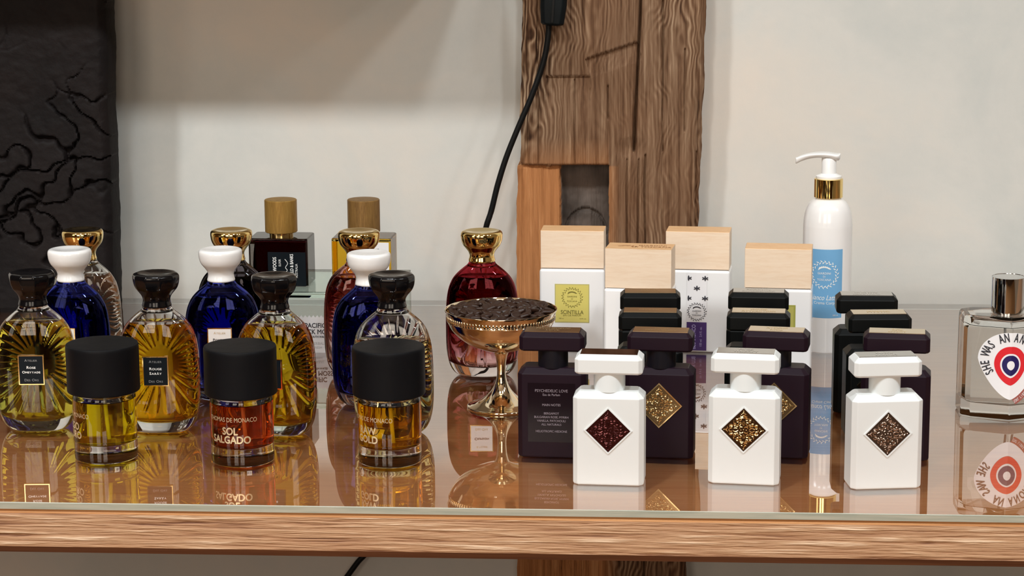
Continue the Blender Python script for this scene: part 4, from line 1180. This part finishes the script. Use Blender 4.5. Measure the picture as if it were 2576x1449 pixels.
def make_card():
    p = ground(795, 887)
    t = thing('name_card', 'white card with a zigzag top edge printed PACIFIC ROCK MOSS leaning on the riser', 'card', (p.x, p.y, T), radians(1), None, (0.91, 1, 0.91))
    bm = bmesh.new(); w = 0.042; h_ = 0.0375; n = 10; pts = [(w / 2, 0), (w / 2, h_)]
    for k in range(n):
        xa = w / 2 - w * (k + 0.5) / n; xb = w / 2 - w * (k + 1) / n
        pts += [(xa, h_ + 0.0026), (xb, h_)]
    pts += [(-w / 2, 0)]
    raised(bm, pts[::-1], 0.0004, 0.0006)
    f = flat_fn(-0.0002, 0, 0, 0.0002)
    add_text(bm, 'PACIFIC', 0.0072, 0, 0.0290, f, 1, 0.88, bold=0.00012); add_text(bm, 'ROCK MOSS', 0.0072, 0, 0.0222, f, 1, 0.88, bold=0.00012)
    add_text(bm, 'NEW SOUTH WALES', 0.0030, 0, 0.0170, f, 1, 0.85, bold=0.00008)
    add_text(bm, 'HERBAL', 0.0040, 0.002, 0.0098, f, 2); add_text(bm, 'FRESH', 0.0034, 0.002, 0.0055, f, 2)
    o = obj('card', bm, [M['card'], M['ink_dark'], M['ink_dim2']], t); 
M['ink_dim2'] = mat('light_grey_print', (0.50, 0.48, 0.48), 0.5)
make_card()

# ------------------------------------------------------------------ goblet and beans
GC = ground(1262, 1024); GC = Vector((GC.x, GC.y, T))
def make_goblet():
    t = thing('goblet', 'wide shallow pale gold goblet on a stem, heaped with dark coffee beans', 'goblet', GC, 0, None, (0.952, 0.952, 0.952))
    out = catmull([(0.0300, 0.0), (0.0312, 0.0006), (0.0312, 0.0018), (0.0300, 0.0024), (0.0270, 0.0034), (0.0210, 0.0058), (0.0140, 0.0105), (0.0088, 0.0165), (0.0054, 0.0235), (0.0040, 0.0310),
           (0.0041, 0.0390), (0.0050, 0.0460), (0.0064, 0.0505)], 5)
    obj('stem_and_foot', lathe(out, 96, cap0=True, cap1=False), M['silver_gold'], t, smooth=True)
    bowl = catmull([(0.0060, 0.0500), (0.0085, 0.0522), (0.0180, 0.0550), (0.0290, 0.0598), (0.0380, 0.0660), (0.0440, 0.0725), (0.0474, 0.0785), (0.0487, 0.0812)], 6)
    inner = catmull([(0.0492, 0.0905), (0.0470, 0.0800), (0.0430, 0.0730), (0.0370, 0.0670), (0.0280, 0.0612), (0.0170, 0.0568), (0.0020, 0.0545)], 5)
    pr = bowl + [(0.0490, 0.0816), (0.0486, 0.0820), (0.0488, 0.0862), (0.0493, 0.0868), (0.0503, 0.0898), (0.0508, 0.0906), (0.0506, 0.0913), (0.0499, 0.0914)] + inner
    b = obj('bowl', lathe(pr, 128, cap0=True), M['silver_gold'], t, smooth=60)
    # beaded gadroon band
    bm = bmesh.new(); N = 96
    for k in range(N):
        a = 2 * pi * k / N; 
        m_ = Matrix.Rotation(a, 4, 'Z') @ Matrix.Translation((0.0489, 0, 0.0842)) @ Matrix.Diagonal((0.0005, 0.0010, 0.0025, 1))
        bmesh.ops.create_icosphere(bm, subdivisions=2, radius=1.0, matrix=m_)
    obj('gadroon_band', bm, M['silver_gold'], t, smooth=True)
make_goblet()

def bean_mesh():
    bm = bmesh.new(); rings = []; n = 16
    L, Wd, Hh = 0.0052, 0.0035, 0.0026
    for i in range(1, 12):
        u = i / 12; x = -L + 2 * L * u; s_ = (1 - abs(x / L) ** 2.3) ** 0.5
        ring = []
        for k in range(n):
            a = 2 * pi * k / n; y = Wd * s_ * cos(a); z = Hh * s_ * sin(a)
            if z < 0: z *= 0.45
            else: pass
            if sin(a) < -0.4 and abs(cos(a)) < 0.3: z += 0.0009 * s_
            ring.append(Vector((x, y, -z)))
        rings.append(ring)
    loft(rings, bm)
    me = bpy.data.meshes.new('coffee_bean'); bmesh.ops.recalc_face_normals(bm, faces=bm.faces); bm.to_mesh(me); bm.free(); me.shade_smooth()
    me.materials.append(M['bean']); return me
BEAN = bean_mesh()
rb = random.Random(11); placed = []
def dome(r): return 0.0885 + 0.0040 * (1 - (r / 0.046) ** 2)
tries = 0
while len(placed) < 150 and tries < 60000:
    tries += 1
    r = 0.0435 * sqrt(rb.random()); a = rb.uniform(0, 2 * pi)
    x, y = r * cos(a), r * sin(a)
    if all((x - p[0]) ** 2 + (y - p[1]) ** 2 > 0.0064 ** 2 for p in placed): placed.append((x, y, r))
while len(placed) < 200 and tries < 120000:      # a second layer seated in the gaps
    tries += 1
    r = 0.041 * sqrt(rb.random()); a = rb.uniform(0, 2 * pi); placed.append((r * cos(a), r * sin(a), -r))
for x, y, r in placed:
    o = bpy.data.objects.new('coffee_bean', BEAN); COL.objects.link(o)
    zz = dome(abs(r)) - (0.0045 if r < 0 else 0.0) + rb.uniform(-0.001, 0.001)
    o.location = GC + 0.952 * Vector((x, y, zz)); o.rotation_euler = (rb.uniform(-0.7, 0.7) + (pi if rb.random() < 0.5 else 0), rb.uniform(-0.5, 0.5), rb.uniform(0, 2 * pi))
    s_ = rb.uniform(1.0, 1.3); o.scale = (s_, s_, s_)
    tag(o, 'dark roasted coffee bean heaped in the pale gold goblet', 'coffee bean', 'coffee beans in the goblet')
